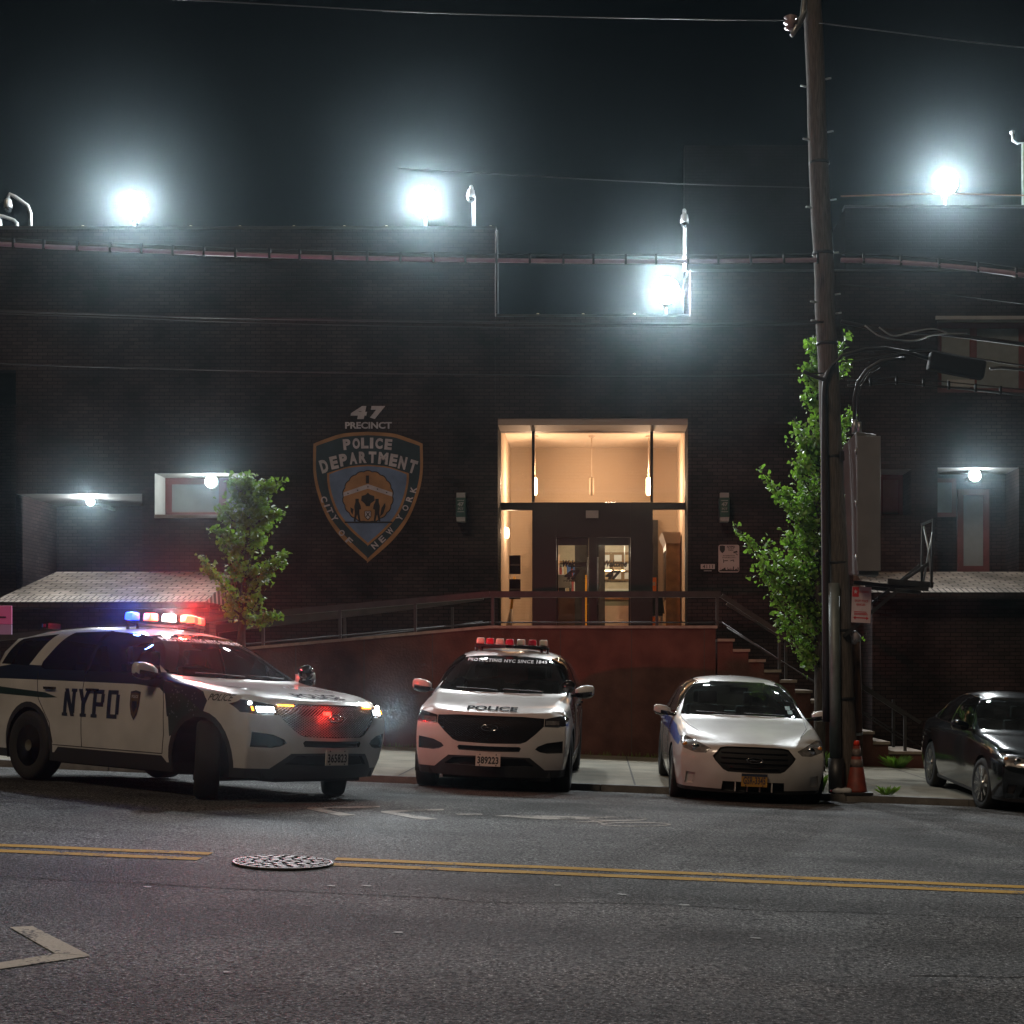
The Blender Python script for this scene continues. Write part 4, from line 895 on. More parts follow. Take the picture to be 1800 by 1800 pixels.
# ---- overhead cables
def cable(pts, r, label, mt=None, clamps=0, n=6, group='overhead cables', extra=None, beads=None):
    a = pts[0]; t = root('overhead_cable', a, label, 'cable', group)
    full = []
    for i in range(len(pts)-1):
        for k in range(8):
            u = k/8; p0 = pts[max(i-1, 0)]; p1 = pts[i]; p2 = pts[i+1]; p3 = pts[min(i+2, len(pts)-1)]
            full.append(.5*((2*p1)+(p2-p0)*u+(2*p0-5*p1+4*p2-p3)*u*u+(3*p1-p0-3*p2+p3)*u**3))
    full.append(pts[-1])
    m = MB(); m.tube(full, r, n); m.build('strand', mt or M['cable'], t)
    if clamps:
        m = MB(); L = 0; nxt = .3
        m2 = MB(); m2.tube([q+Vector((0, 0, r+.05)) for q in full], .008, 5); m2.build('messenger_wire', M['cable'], t)
        for i in range(len(full)-1):
            d = (full[i+1]-full[i]).length
            while L+d > nxt:
                q = full[i].lerp(full[i+1], (nxt-L)/d); m.box(q.x-.014, q.x+.014, q.y-.03, q.y+.02, q.z-r-.012, q.z+r+.06); nxt += clamps*random.uniform(.93, 1.07)
            L += d
        m.build('clamp', M['clad0'], t)
    return t
D0 = 19.3
cable([P(-300, 405, D0), P(0, 429, D0), P(235, 440, D0), P(470, 449, D0), P(700, 455, D0), P(1000, 459, D0), P(1250, 459, D0), P(1440, 457, D0)], .030, 'thick lashed cable crossing the photo left of the pole, below the roof edge', M['tarcable'], .42)
cable([P(1478, 457, D0), P(1560, 460, D0), P(1680, 469, D0-.3), P(1800, 484, D0-.6), P(2100, 530, D0-1)], .032, 'thick lashed cable running right from the pole at the same height', M['tarcable'], .50)
D1 = 19.4
cable([P(-200, -20, D1), P(330, 0, D1), P(750, 22, D1), P(1170, 33, D1), P(1412, 36, D1)], .007, 'thin uppermost wire along the top of the photo left of pole')
cable([P(1440, 40, D1), P(1700, 73, D1-.6), P(1850, 88, D1-1)], .007, 'thin uppermost wire running right from the pole top')
cable([P(-200, 540, D1), P(150, 551, D1), P(420, 559, D1), P(700, 564, D1), P(1000, 569, D1), P(1300, 569, D1), P(1448, 566, D1)], .015, 'dark cable level with the top of the entrance bay')
cable([P(-200, 545, D1+.2), P(150, 556, D1+.2), P(420, 566, D1+.2), P(700, 573, D1+.2), P(1000, 576, D1+.2), P(1300, 573, D1+.2), P(1448, 568, D1+.2)], .008, 'thinner dark cable just under the one level with entrance bay top')
cable([P(-200, 628, D1), P(0, 639, D1), P(240, 647, D1), P(700, 657, D1), P(1200, 661, D1), P(1448, 656, D1)], .008, 'lowest thin dark cable, passing above the painted shield number')
cable([P(1412, 653, D1-.2), P(1430, 661, D1-.2), P(1450, 668, D1-.2)], .026, 'short thick cable end at the left of the pole beside the tree')
cable([P(1478, 565, D1), P(1515, 573, D1), P(1560, 583, D1), P(1640, 586, D1), P(1700, 592, D1), P(1850, 612, D1)], .028, 'thick dark cable bundle right of the pole below the lashed cable')
cable([P(1520, 572, D1-.1), P(1545, 590, D1-.1), P(1575, 597, D1-.1), P(1610, 598, D1-.1), P(1645, 588, D1-.1), P(1700, 586, D1-.1)], .010, 'slack thin loop hanging under the cable bundle right of pole', M['steel'])
cable([P(1545, 575, D1-.15), P(1570, 590, D1-.15), P(1605, 583, D1-.15), P(1640, 578, D1-.15), P(1665, 585, D1-.15)], .010, 'tighter thin loop woven round the cable bundle right of pole', M['steel'])
cable([P(1478, 635, D1), P(1520, 632, D1), P(1620, 616, D1), P(1700, 628, D1), P(1850, 650, D1)], .012, 'thin wire carrying the black splice case right of pole')
cable([P(1490, 678, D1), P(1530, 675, D1), P(1580, 672, D1), P(1640, 678, D1), P(1800, 694, D1), P(1900, 706, D1)], .017, 'cable with bright clamps below the black splice case', M['cable'], .33)
cable([P(1478, 500, D1+.3), P(1620, 512, D1+.3), P(1850, 540, D1+.3)], .008, 'thin wire right of the pole between lashed cable and bundle')
cable([P(1478, 345, 19.2), P(1660, 341, 18.8), P(1900, 346, 18.4)], .009, 'thin wire passing behind the pole in front of the right floodlight', mat('copper', (.3, .15, .1), .35, metal=.8))
cable([P(700, 296, 21), P(1150, 321, 21), P(1430, 330, 21)], .007, 'faint beaded wire above the entrance bay floodlight')
t = root('splice_case', P(1680, 640, D1), 'long black splice case hanging on the wires right of the pole', 'cable box')
m = MB(); m.obox(P(1632, 634, D1-.05), P(1730, 652, D1-.05), .2, .24); m.build('case', M['clad0'], t, bevel=.04)
m = MB(); m.tube([P(1740, 648, D1), P(1760, 646, D1), P(1800, 650, D1), P(1850, 655, D1)], .02, 6); m.tube([P(1634, 622, D1), P(1690, 628, D1), P(1722, 633, D1)], .008, 5); m.build('lead', M['cable'], t)

# ================================================================== TREES
M['leaf1'] = leafmat('ginkgo_leaf', (.125, .225, .05)); M['leaf2'] = leafmat('dull_ginkgo_leaf', (.11, .185, .04))
def leaves(mb, pts, n, spread, size, dirbias=Vector((0, 0, 0))):
    for _ in range(n):
        u = random.random()*(len(pts)-1); i = int(u); p = pts[i].lerp(pts[i+1], u-i)
        rr = spread if not isinstance(spread, (list, tuple)) else spread[0]+(spread[1]-spread[0])*(u/(len(pts)-1))
        p = p+Vector((random.gauss(0, rr), random.gauss(0, rr), random.gauss(0, rr)))
        s = size*random.uniform(.45, 1.3)
        a = Vector((random.gauss(0, 1), random.gauss(0, 1), random.gauss(0, .8))).normalized(); b = a.orthogonal().normalized(); b.rotate(Matrix.Rotation(random.uniform(0, 6.28), 3, a)); c_ = a.cross(b)
        # fan leaf: stalk, two lobes
        mb.add([p, p+a*s*.75-b*s*.55+c_*s*.12, p+a*s-b*s*.12, p+a*s*.88, p+a*s+b*s*.12+c_*s*.03, p+a*s*.75+b*s*.55+c_*s*.15], [(0, 1, 2, 3), (0, 3, 4, 5)])
def branch(p0, p1, sag=0, n=5, wob=.04):
    out = []
    for k in range(n+1):
        u = k/n; q = p0.lerp(p1, u)+Vector((random.gauss(0, wob), random.gauss(0, wob), random.gauss(0, wob)-sag*math.sin(math.pi*u)))*(0 if k == 0 else 1); out.append(q)
    return out
def tree(name, base, topz, trunk, limbs, label, D, lm, r0=.09, lsize=.075):
    t = root(name, base, label, 'tree', 'young ginkgo trees at the wall')
    m = MB(); m.tube(trunk, [r0*(1-.82*k/(len(trunk)-1)) for k in range(len(trunk))], 10)
    lv = MB(); lt_ = []
    for (u, tip, nl, spr) in limbs:
        k = u*(len(trunk)-1); i = min(int(k), len(trunk)-2); p0 = trunk[i].lerp(trunk[i+1], k-i)
        tp = P(tip[0], tip[1], D+tip[2]); b = branch(p0, tp, sag=.10*(tp-p0).length*.6)
        m.tube(b, [max(.006, r0*.32*(1-.85*j/(len(b)-1))) for j in range(len(b))], 5)
        leaves(lv, b[1:], int(nl*.55), (spr*1.15, spr*.5), lsize)
        for q in range(int(4+nl/60)):   # twigs
            j = random.randint(1, len(b)-2); s_ = b[j]; e = s_+Vector((random.gauss(0, .16), random.gauss(0, .16), random.uniform(-.05, .30)))*(spr/.13)
            tw = branch(s_, e, 0, 3, .02); m.tube(tw, .005, 4, cap=False); leaves(lv, tw, int(nl*.45/(4+nl/60)), .045, lsize)
    tk = m.build('trunk', M['bark'], t); lv.build('crown', lm, t); return t
DT = 24.2
tb = P(1440, 1347, DT); tb.z = gz(tb.x)+KERB
tr = [tb+Vector((0, 0, -.05)), P(1441, 1250, DT), P(1440, 1150, DT), P(1438, 1050, DT), P(1440, 950, DT), P(1443, 850, DT), P(1445, 750, DT), P(1452, 660, DT), P(1455, 600, DT)]
L_ = []
for (u, a, b, dz, n_, s_) in ((.22, 1400, 1135, -.3, 150, .09), (.25, 1365, 1085, .1, 260, .12), (.27, 1352, 1040, -.3, 330, .14), (.25, 1500, 1130, .2, 160, .13), (.3, 1465, 1080, -.2, 200, .13), (.32, 1335, 1000, .1, 420, .14),
        (.36, 1294, 929, 0, 230, .055), (.36, 1350, 955, -.4, 420, .15), (.38, 1400, 985, .4, 430, .17), (.4, 1380, 940, -.2, 400, .15), (.34, 1330, 975, .3, 220, .1), (.42, 1460, 990, .3, 380, .16), (.45, 1395, 900, -.3, 430, .15), (.5, 1340, 828, 0, 200, .05),
        (.5, 1375, 855, -.2, 300, .11), (.52, 1410, 870, .3, 420, .16), (.55, 1400, 800, -.2, 420, .15), (.58, 1460, 850, .2, 330, .15), (.62, 1410, 770, .2, 400, .14), (.66, 1397, 735, 0, 240, .08), (.66, 1430, 760, -.3, 300, .13), (.68, 1492, 725, .2, 260, .11),
        (.74, 1418, 690, 0, 300, .1), (.76, 1440, 700, .3, 260, .1), (.8, 1412, 640, 0, 190, .07), (.84, 1432, 650, 0, 190, .09), (.88, 1417, 604, 0, 120, .05), (.9, 1440, 590, 0, 160, .06), (.9, 1490, 592, .1, 130, .06), (.86, 1485, 640, -.1, 110, .07), (.4, 1490, 930, .1, 200, .13), (.3, 1420, 1060, -.1, 330, .15)):
    L_.append((u, (a, b, dz), int(n_*1.0), s_*.9))
tree('ginkgo_tree', tb, 7, tr, L_, 'taller bright green young ginkgo right behind the utility pole', DT, M['leaf1'], .10, .072)
DT2 = 24.0
tb = P(424, 1300, DT2); tb.z = gz(tb.x)+KERB
tr = [tb+Vector((0, 0, -.05)), P(426, 1200, DT2), P(424, 1120, DT2), P(428, 1060, DT2), P(433, 990, DT2), P(436, 930, DT2), P(438, 880, DT2), P(440, 850, DT2)]
L_ = []
for (u, a, b, dz, n_, s_) in ((.36, 492, 1082, 0, 260, .07), (.38, 400, 1070, .2, 220, .11), (.42, 353, 982, 0, 300, .065), (.44, 450, 1060, -.3, 260, .13), (.5, 510, 968, 0, 330, .075), (.52, 470, 1010, .2, 280, .13), (.55, 415, 1000, -.3, 260, .12),
        (.6, 400, 955, 0, 330, .13), (.62, 372, 925, .1, 280, .10), (.66, 450, 950, .3, 380, .15), (.7, 472, 900, 0, 380, .13), (.72, 498, 900, 0, 190, .06), (.76, 395, 905, -.2, 330, .12), (.8, 452, 880, -.3, 360, .13), (.84, 488, 845, 0, 300, .075), (.84, 420, 870, .2, 380, .13), (.9, 437, 842, 0, 330, .11), (.9, 410, 850, .1, 200, .09)):
    L_.append((u, (a, b, dz), int(n_*.9), s_*.85))
tree('ginkgo_tree', tb, 5, tr, L_, 'shorter young ginkgo behind the flashing patrol car', DT2, M['leaf2'], .085, .070)

# grass and weeds along the wall foot
def tuft(x, y, n, h, w, label, name='weed_tuft'):
    mb = MB(); z = gz(x)+KERB
    for _ in range(n):
        a = random.uniform(0, 6.28); r_ = random.uniform(0, w*.4); hh = h*random.uniform(.5, 1); b = Vector((x+r_*math.cos(a), y+r_*math.sin(a)*.5, z)); d = Vector((math.cos(a), math.sin(a), 0)); s = Vector((-d.y, d.x, 0))*.006
        lean = random.uniform(.2, 1)*w*.7
        mb.add([b-s, b+s, b+d*lean*.4+Vector((0, 0, hh*.7))+s*.8, b+d*lean+Vector((0, 0, hh))], [(0, 1, 2, 3)])
    o = mb.build(name, M['leaf1']); tag(o, label, 'plant', 'weeds growing along the pavement'); return o
tuft(5.2, 25.95, 130, .24, .34, 'bright green grass tuft at the foot of the lowest step')
tuft(3.75, 25.4, 150, .30, .5, 'grass patch around the foot of the right tree')
tuft(3.78, 19.55, 60, .13, .2, 'small grass tuft at the kerb right of the traffic cone')
tuft(2.93, 19.75, 60, .26, .16, 'leafy weed at the kerb left of the utility pole')
tuft(-5.0, 26.0, 60, .12, .4, 'low weeds along the wall foot behind the flashing patrol car')
o = MB()
for i in range(500):
    x = random.uniform(-5, 4.4); y = 26.15-abs(random.gauss(0, .07)); z = gz(x)+KERB; h = random.uniform(.02, .10)
    o.add([(x-.006, y, z), (x+.006, y, z), (x+random.uniform(-.03, .03), y-.02, z+h)], [(0, 1, 2)])
tag(o.build('grass_fringe', M['leaf2']), 'sparse grass along the foot of the ramp wall', 'grass', kind='stuff')

# traffic cone
c0 = Vector((3.36, 19.42, gz(3.36)+KERB)); t = root('traffic_cone', c0, 'dirty orange traffic cone with grey bands beside the utility pole', 'traffic cone')
M['orange'] = mat('cone_orange', (.20, .035, .02), .6, noise=.35, nscale=10); M['coneband'] = mat('cone_band', (.20, .15, .13), .5, noise=.4, nscale=20); M['tip'] = mat('cone_tip', (.9, .05, .02), .45)
m = MB(); m.lathe([(.145, .03), (.135, .06), (.045, .64)], c=c0, n=24); m.build('cone', M['orange'], t)
m = MB(); m.lathe([(.0885, .36), (.073, .46)], c=c0, n=24); m.lathe([(.067, .50), (.052, .60)], c=c0, n=24); m.build('band', M['coneband'], t)
m = MB(); m.lathe([(.046, .64), (.034, .70), (.03, .705)], c=c0, n=20); m.build('tip', M['tip'], t)
m = MB(); m.box(c0.x-.19, c0.x+.19, c0.y-.17, c0.y+.17, c0.z, c0.z+.035); m.build('base', M['blackm'], t, bevel=.008)
c0 = Vector((3.17, 19.31, gz(3.17)+KERB)); t = root('plastic_bottle', c0, 'crumpled clear plastic bottle lying on the kerb by the cone', 'bottle')
m = MB(); m.lathe([(.012, -.15), (.03, -.12), (.045, -.08), (.035, -.03), (.047, .02), (.04, .08), (.03, .1)], c=c0+Vector((0, 0, .045)), axis='x', n=12); m.build('bottle_body', mat('clear_plastic', (.55, .55, .55), .15, coat=1), t)
m = MB(); m.lathe([(.016, -.175), (.016, -.15)], c=c0+Vector((0, 0, .045)), axis='x', n=10); m.build('cap', M['sred'], t)
# pink board at left edge
q = P(4, 1090, 20.6); t = root('advertising_board', (q.x, 20.6, gz(q.x)+KERB), 'pink board with a lilac foot at the left edge, behind the flashing car', 'sign')
m = MB(); m.box(q.x-.9, q.x+.135, 20.58, 20.62, q.z-.06, q.z+.2); m.build('panel', mat('pink_board', (.62, .16, .36), .5), t, bevel=.01)
m = MB(); m.box(q.x-.9, q.x+.133, 20.58, 20.62, q.z-.2, q.z-.062); m.build('foot_panel', mat('lilac_board', (.36, .26, .40), .5), t)
m = MB(); m.tube([(q.x-.35, 20.65, gz(q.x)+KERB), (q.x-.35, 20.65, q.z-.1)], .03); m.build('post', M['steel'], t)
m = MB(); m.box(q.x-.2, q.x+.06, 20.57, 20.577, q.z+.03, q.z+.05); m.build('print', M['blackm'], t)
# ================================================================== CARS
def paint(name, col, rough=.32, dirt=.1): return mat(name, col, rough, coat=1, noise=dirt, nscale=2.5)
M['pwhite'] = paint('white_car_paint', (.58, .56, .53), .32, .16); M['pblack'] = paint('black_car_paint', (.008, .013, .017), .2, .05)
M['clad'] = mat('black_cladding', (.025, .025, .027), .55); M['void'] = mat('deep_black', (.006, .006, .007), .7)
M['trim'] = mat('gloss_black_trim', (.01, .01, .012), .15, coat=1); M['navy'] = mat('navy_vinyl', (.012, .022, .045), .3, coat=1); M['green'] = mat('dark_green_vinyl', (.012, .035, .028), .3, coat=1)
M['bluev'] = mat('blue_vinyl', (.03, .11, .42), .3, coat=1)
M['tyre'] = mat('tyre', (.018, .018, .018), .8, bump=.3, bscale=60); M['rimb'] = mat('black_wheel', (.03, .028, .026), .4, metal=.5); M['alloy'] = mat('alloy_wheel', (.5, .5, .5), .25, metal=.9); M['hub'] = mat('hub_cap', (.45, .38, .25), .3, metal=.9)
M['wind'] = glass('windscreen_glass', (.50, .58, .56), 1.0, .02, .05); M['tint'] = glass('privacy_glass', (.10, .11, .12), .9, .02, .015)
M['seat'] = mat('seat_cloth', (.03, .03, .032), .8); M['dash'] = mat('dashboard_plastic', (.03, .03, .032), .6)
M['chrome'] = mat('chrome', (.6, .6, .6), .12, metal=1); M['hlens'] = mat('headlamp_off', (.34, .33, .32), .15, metal=.5, coat=1, noise=.5, nscale=18)
M['hlensd'] = mat('headlamp_dark', (.04, .042, .045), .12, metal=.4, coat=1)
M['hon'] = mat('headlamp_on', (1, 1, 1), .3, emit=(.86, .95, 1), es=28); M['amber'] = mat('amber_lit', (1, .4, .05), .3, emit=(1, .30, .02), es=7)
M['redon'] = mat('red_beacon_lit', (1, .1, .05), .3, emit=(1, .03, .02), es=5); M['redhot'] = mat('red_beacon_hot', (1, .2, .1), .3, emit=(1, .09, .04), es=6)
M['blueon'] = mat('blue_beacon_lit', (.1, .2, 1), .3, emit=(.02, .06, 1), es=6); M['whiteon'] = mat('white_beacon_lit', (1, 1, 1), .3, emit=(1, .80, .78), es=14)
M['ink'] = mat('matt_ink', (.012, .013, .016), .9, spec=.05)
M['redoff'] = mat('red_beacon_off', (.5, .02, .05), .25, coat=1); M['whiteoff'] = mat('white_beacon_off', (.62, .60, .48), .3, coat=1)
M['pltw'] = mat('plate_white', (.60, .57, .52), .5); M['plto'] = mat('plate_gold', (.42, .22, .04), .5); M['tail'] = mat('tail_lamp', (.25, .01, .015), .2, coat=1)
M['ambero'] = mat('amber_reflector', (.6, .22, .03), .25, coat=1)

def mirror_poly(half): return half+[(-a, b) for a, b in reversed(half) if abs(a) > 1e-6]
def inpoly(p, poly):
    x, y = p; c = False; j = len(poly)-1
    for i in range(len(poly)):
        xi, yi = poly[i]; xj, yj = poly[j]
        if (yi > y) != (yj > y) and x < (xj-xi)*(y-yi)/(yj-yi)+xi: c = not c
        j = i
    return c
AX = {'y': (0, 2), 'x': (1, 2), 'z': (0, 1)}
def segd(p, a, b):
    d = (b[0]-a[0], b[1]-a[1]); L = d[0]**2+d[1]**2; t = max(0, min(1, ((p[0]-a[0])*d[0]+(p[1]-a[1])*d[1])/L)) if L else 0
    return math.hypot(p[0]-a[0]-t*d[0], p[1]-a[1]-t*d[1])
def region(bm, poly, axis, cond):
    i0, i1 = AX[axis]
    for k in range(len(poly)):
        a, b = poly[k], poly[(k+1) % len(poly)]
        if math.hypot(a[0]-b[0], a[1]-b[1]) < 1e-6: continue
        co = [0, 0, 0]; no = [0, 0, 0]; co[i0], co[i1] = a; no[i0], no[i1] = b[1]-a[1], -(b[0]-a[0])
        fs = []
        for f in bm.faces:
            c = f.calc_center_median()
            if segd((c[i0], c[i1]), a, b) < .13 and cond(c, f.normal): fs.append(f)
        if not fs: continue
        es = {e for f in fs for e in f.edges}; vs = {v for f in fs for v in f.verts}
        bmesh.ops.bisect_plane(bm, geom=list(vs)+list(es)+fs, dist=1e-5, plane_co=co, plane_no=Vector(no).normalized())
    bm.normal_update()
    out = []
    for f in bm.faces:
        c = f.calc_center_median()
        if inpoly((c[i0], c[i1]), poly) and cond(c, f.normal): out.append(f)
    return out
def extract(bm, faces, name, mats, parent, off=(0, 0, 0), wall=1, label=None, keep=False):
    """lift faces out of the body into a part of their own, recessed by off with side walls"""
    off = Vector(off); idx = {}; vs = []; fs = []; mi = []; fset = set(faces)
    for f in faces:
        for v in f.verts:
            if v not in idx: idx[v] = len(vs); vs.append(v.co+off)
    for f in faces: fs.append([idx[v] for v in f.verts]); mi.append(0)
    if off.length > 1e-4:
        top = {}
        for f in faces:
            for e in f.edges:
                if sum(1 for g_ in e.link_faces if g_ in fset) == 1:
                    q = []
                    for v in e.verts:
                        if v not in top: top[v] = len(vs); vs.append(v.co.copy())
                        q.append(v)
                    fs.append([idx[q[0]], idx[q[1]], top[q[1]], top[q[0]]]); mi.append(wall)
    me = bpy.data.meshes.new(name); me.from_pydata(vs, [], fs)
    for mm in (mats if isinstance(mats, (list, tuple)) else [mats]): me.materials.append(mm)
    if len(me.materials) < 2: mi = [0]*len(mi)
    me.polygons.foreach_set('material_index', mi); me.polygons.foreach_set('use_smooth', [m_ == 0 for m_ in mi])
    o = bpy.data.objects.new(name, me); C.objects.link(o); o.parent = parent
    if label: o['label'] = label
    if not keep: bmesh.ops.delete(bm, geom=list(fset), context='FACES')
    return o

def body_cage(st_, front, rear, crease=None):
    """st_: stations (side points [(x,y,z)*6], top points [(x,y,z)*4]) front to back. Returns subdivided bmesh."""
    K = 6; J = 4; n = len(st_); V = {}; vs = []; fs = []
    def vid(key, co):
        if key not in V: V[key] = len(vs); vs.append(Vector(co))
        return V[key]
    # ring index: 0..5 side(left, y>0) then 6..8 top, 9 = centre, then mirrored
    def ring(i):
        s, t = st_[i]; r_ = []
        for k in range(K): r_.append(vid((i, 's', k, 1), s[k]))
        for j in range(J-1): r_.append(vid((i, 't', j, 1), t[j]))
        r_.append(vid((i, 't', J-1, 0), (t[J-1][0], 0, t[J-1][2])))
        for j in range(J-2, -1, -1): r_.append(vid((i, 't', j, -1), (t[j][0], -t[j][1], t[j][2])))
        for k in range(K-1, -1, -1): r_.append(vid((i, 's', k, -1), (s[k][0], -s[k][1], s[k][2])))
        return r_
    rings = [ring(i) for i in range(n)]
    for i in range(n-1):
        a, b = rings[i], rings[i+1]
        for k in range(len(a)-1): fs.append((a[k], a[k+1], b[k+1], b[k]))
    def endcap(i, cx, tag_, flip):
        s, t = st_[i]; y5 = s[5][1]; fr = [t[j][1]/y5 for j in range(3)]+[0]
        def g(k, j):   # j: -4..4 (col), 4 = side corner ; k 0..5
            sg = 1 if j >= 0 else -1; aj = abs(j)
            if aj == 4: return V[(i, 's', k, sg)]
            if k == 5:
                jj = 3-aj
                return V[(i, 't', jj, sg if jj < 3 else 0)]
            f_ = fr[3-aj]; c = s[k]; x = c[0]+(cx[k]-c[0])*(1-f_**2.4); return vid((tag_, k, j), (x, sg*c[1]*f_, c[2]+(t[3][2]-s[5][2])*(k/5)*.6*(1-f_)))
        for k in range(5):
            for j in range(-4, 4):
                q = [g(k, j), g(k, j+1), g(k+1, j+1), g(k+1, j)]; fs.append(tuple(q if flip else q[::-1]))
    endcap(0, front, 'f', True); endcap(n-1, rear, 'r', False)
    me = bpy.data.meshes.new('cage'); me.from_pydata(vs, [], fs)
    if crease:
        at = me.attributes.new('crease_edge', 'FLOAT', 'EDGE'); inv = {v: k for k, v in V.items()}
        for e in me.edges:
            at.data[e.index].value = crease(inv[e.vertices[0]], inv[e.vertices[1]])
    o = bpy.data.objects.new('cage', me); C.objects.link(o); md = o.modifiers.new('s', 'SUBSURF'); md.levels = 3; md.render_levels = 3
    dg = bpy.context.evaluated_depsgraph_get(); m2 = bpy.data.meshes.new_from_object(o.evaluated_get(dg))
    bm = bmesh.new(); bm.from_mesh(m2); bpy.data.objects.remove(o); bpy.data.meshes.remove(m2); bpy.data.meshes.remove(me)
    bmesh.ops.recalc_face_normals(bm, faces=bm.faces)
    # make sure normals point outwards
    c = sum((f.normal.z*f.calc_area() for f in bm.faces if f.calc_center_median().z > 1.2), 0)
    if c < 0: bmesh.ops.reverse_faces(bm, faces=bm.faces)
    bm.normal_update(); return bm

def decal(bvh, verts, faces, plane, name, m, parent, lift=.004, step=.05):
    """project a flat shape on the body. plane: function (a,b)->(origin,direction)"""
    bm = bmesh.new(); vv = [bm.verts.new((a, b, 0)) for a, b in verts]
    for f in faces:
        try: bm.faces.new([vv[i] for i in f])
        except ValueError: pass
    if step:
        xs_ = [v.co.x for v in bm.verts]; ys = [v.co.y for v in bm.verts]
        for ax_, lo, hi in ((0, min(xs_), max(xs_)), (1, min(ys), max(ys))):
            k = lo+step
            while k < hi:
                co = (k, 0, 0) if ax_ == 0 else (0, k, 0); no = (1, 0, 0) if ax_ == 0 else (0, 1, 0)
                bmesh.ops.bisect_plane(bm, geom=bm.verts[:]+bm.edges[:]+bm.faces[:], dist=1e-6, plane_co=co, plane_no=no); k += step
    dead = []
    for v in bm.verts:
        o_, d = plane(v.co.x, v.co.y); h = bvh.ray_cast(o_, d)
        if h[0] is not None: v.co = h[0]-d*lift
        else: dead.append(v)
    bmesh.ops.delete(bm, geom=dead, context='VERTS')
    me = bpy.data.meshes.new(name); bm.to_mesh(me); bm.free(); me.materials.append(m); o = bpy.data.objects.new(name, me); C.objects.link(o); o.parent = parent; return o
def side(s, x=0, z=0, fl=None):   # s=-1 right side of the car. text reads correctly from outside
    sg = (1 if s < 0 else -1) if fl is None else fl
    return lambda a, b: (Vector((x+a*sg, s*3, z+b)), Vector((0, -s, 0)))
def seam(bvh, pts, plane, r=.004):
    out = []
    for i in range(len(pts)-1):
        n = max(2, int(math.hypot(pts[i+1][0]-pts[i][0], pts[i+1][1]-pts[i][1])/.05))
        for k in range(n+1):
            a = pts[i][0]+(pts[i+1][0]-pts[i][0])*k/n; b = pts[i][1]+(pts[i+1][1]-pts[i][1])*k/n
            o_, d = plane(a, b); h = bvh.ray_cast(o_, d)
            if h[0] is not None: out.append(h[0]-d*.0005)
    return out
def wheel(parent, x, y, r, w, s, rimkind, steer=0, rr=.23):
    t = bpy.data.objects.new('wheel', None); C.objects.link(t); t.parent = parent; t.location = (x, y, r); t.rotation_euler = (0, 0, steer)
    m = MB(); h = w/2
    m.lathe([(rr, -h*.8), (rr+.02, -h*.95), (r-.06, -h), (r-.02, -h*.93), (r, -h*.7), (r, h*.7), (r-.02, h*.93), (r-.06, h), (rr+.02, h*.95), (rr, h*.8), (rr-.01, 0), (rr, -h*.8)], axis='y', n=40)
    m.build('tyre', M['tyre'], t, local=True)
    o = s*h
    m = MB()
    if rimkind == 'steel':
        m.lathe([(rr+.004, o*.85), (rr-.02, o*.8), (rr-.03, o*.45), (.15, o*.55), (.12, o*.62), (.001, o*.62)], axis='y', n=32)
        m.build('rim', M['rimb'], t, local=True)
        m = MB(); m.lathe([(.085, o*.62), (.08, o*.80), (.06, o*.86), (.001, o*.9)], axis='y', n=20); m.build('hub_cap', M['hub'], t, local=True)
        m = MB()
        for k in range(12): a = k*math.pi/6; m.lathe([(.018, o*.57), (.018, o*.60)], c=(.185*math.cos(a), 0, .185*math.sin(a)), axis='y', n=8)
        m.build('vent_hole', M['void'], t, local=True)
    else:
        m.lathe([(rr+.006, o*.9), (rr-.015, o*.85), (rr-.02, o*.2), (rr-.02, -o*.5)], axis='y', n=36)
        for k in range(10):
            a = k*math.pi/5; c_, s_ = math.cos(a), math.sin(a); m.obox((.05*c_, o*.72, .05*s_), ((rr-.012)*c_, o*.84, (rr-.012)*s_), .035, .03, up=(0, 1, 0))
        m.lathe([(.06, o*.6), (.06, o*.8), (.03, o*.86), (.001, o*.86)], axis='y', n=20)
        m.build('rim', M['alloy'], t, local=True)
        m = MB(); m.lathe([(.15, -o*.1), (.15, o*.1), (.001, o*.1)], axis='y', n=24); m.build('brake_disc', M['darkm'], t, local=True)
    return t
def cabin(root_, seats, dash, wheelp, floorz=.42, x0=-2.0, x1=.9, w=.68, rearshelf=None):
    m = MB(); m.box(x0, x1, -w, w, floorz-.05, floorz); m.build('cabin_floor', M['dash'], root_, local=True)
    m = MB(); m.prism([(dash[0]-.28, floorz), (dash[0]+.05, floorz), (dash[0]+.05, dash[1]-.06), (dash[0]-.12, dash[1]), (dash[0]-.3, dash[1]-.03)], -w-.02, w+.02); m.build('dashboard', M['dash'], root_, local=True)
    for (sx, sy, zb, zt) in seats:
        s = MB(); s.prism([(sx, zb), (sx+.12, zb), (sx-.02, zt), (sx-.13, zt)], sy-.24, sy+.24); s.box(sx, sx+.5, sy-.24, sy+.24, zb-.05, zb+.1); so = s.build('seat', M['seat'], root_, local=True, bevel=.035)
        h = MB(); h.box(sx-.16, sx-.06, sy-.13, sy+.13, zt+.02, zt+.2); h.build('headrest', M['seat'], so, local=True, bevel=.03)
    s = MB(); n = 20
    pts = [Vector((wheelp[0]+.07*math.sin(2*math.pi*k/n)*.5, wheelp[1]+.18*math.cos(2*math.pi*k/n), wheelp[2]+.17*math.sin(2*math.pi*k/n))) for k in range(n+1)]
    s.tube(pts, .014, 6, cap=False); s.build('steering_wheel', M['dash'], root_, local=True)
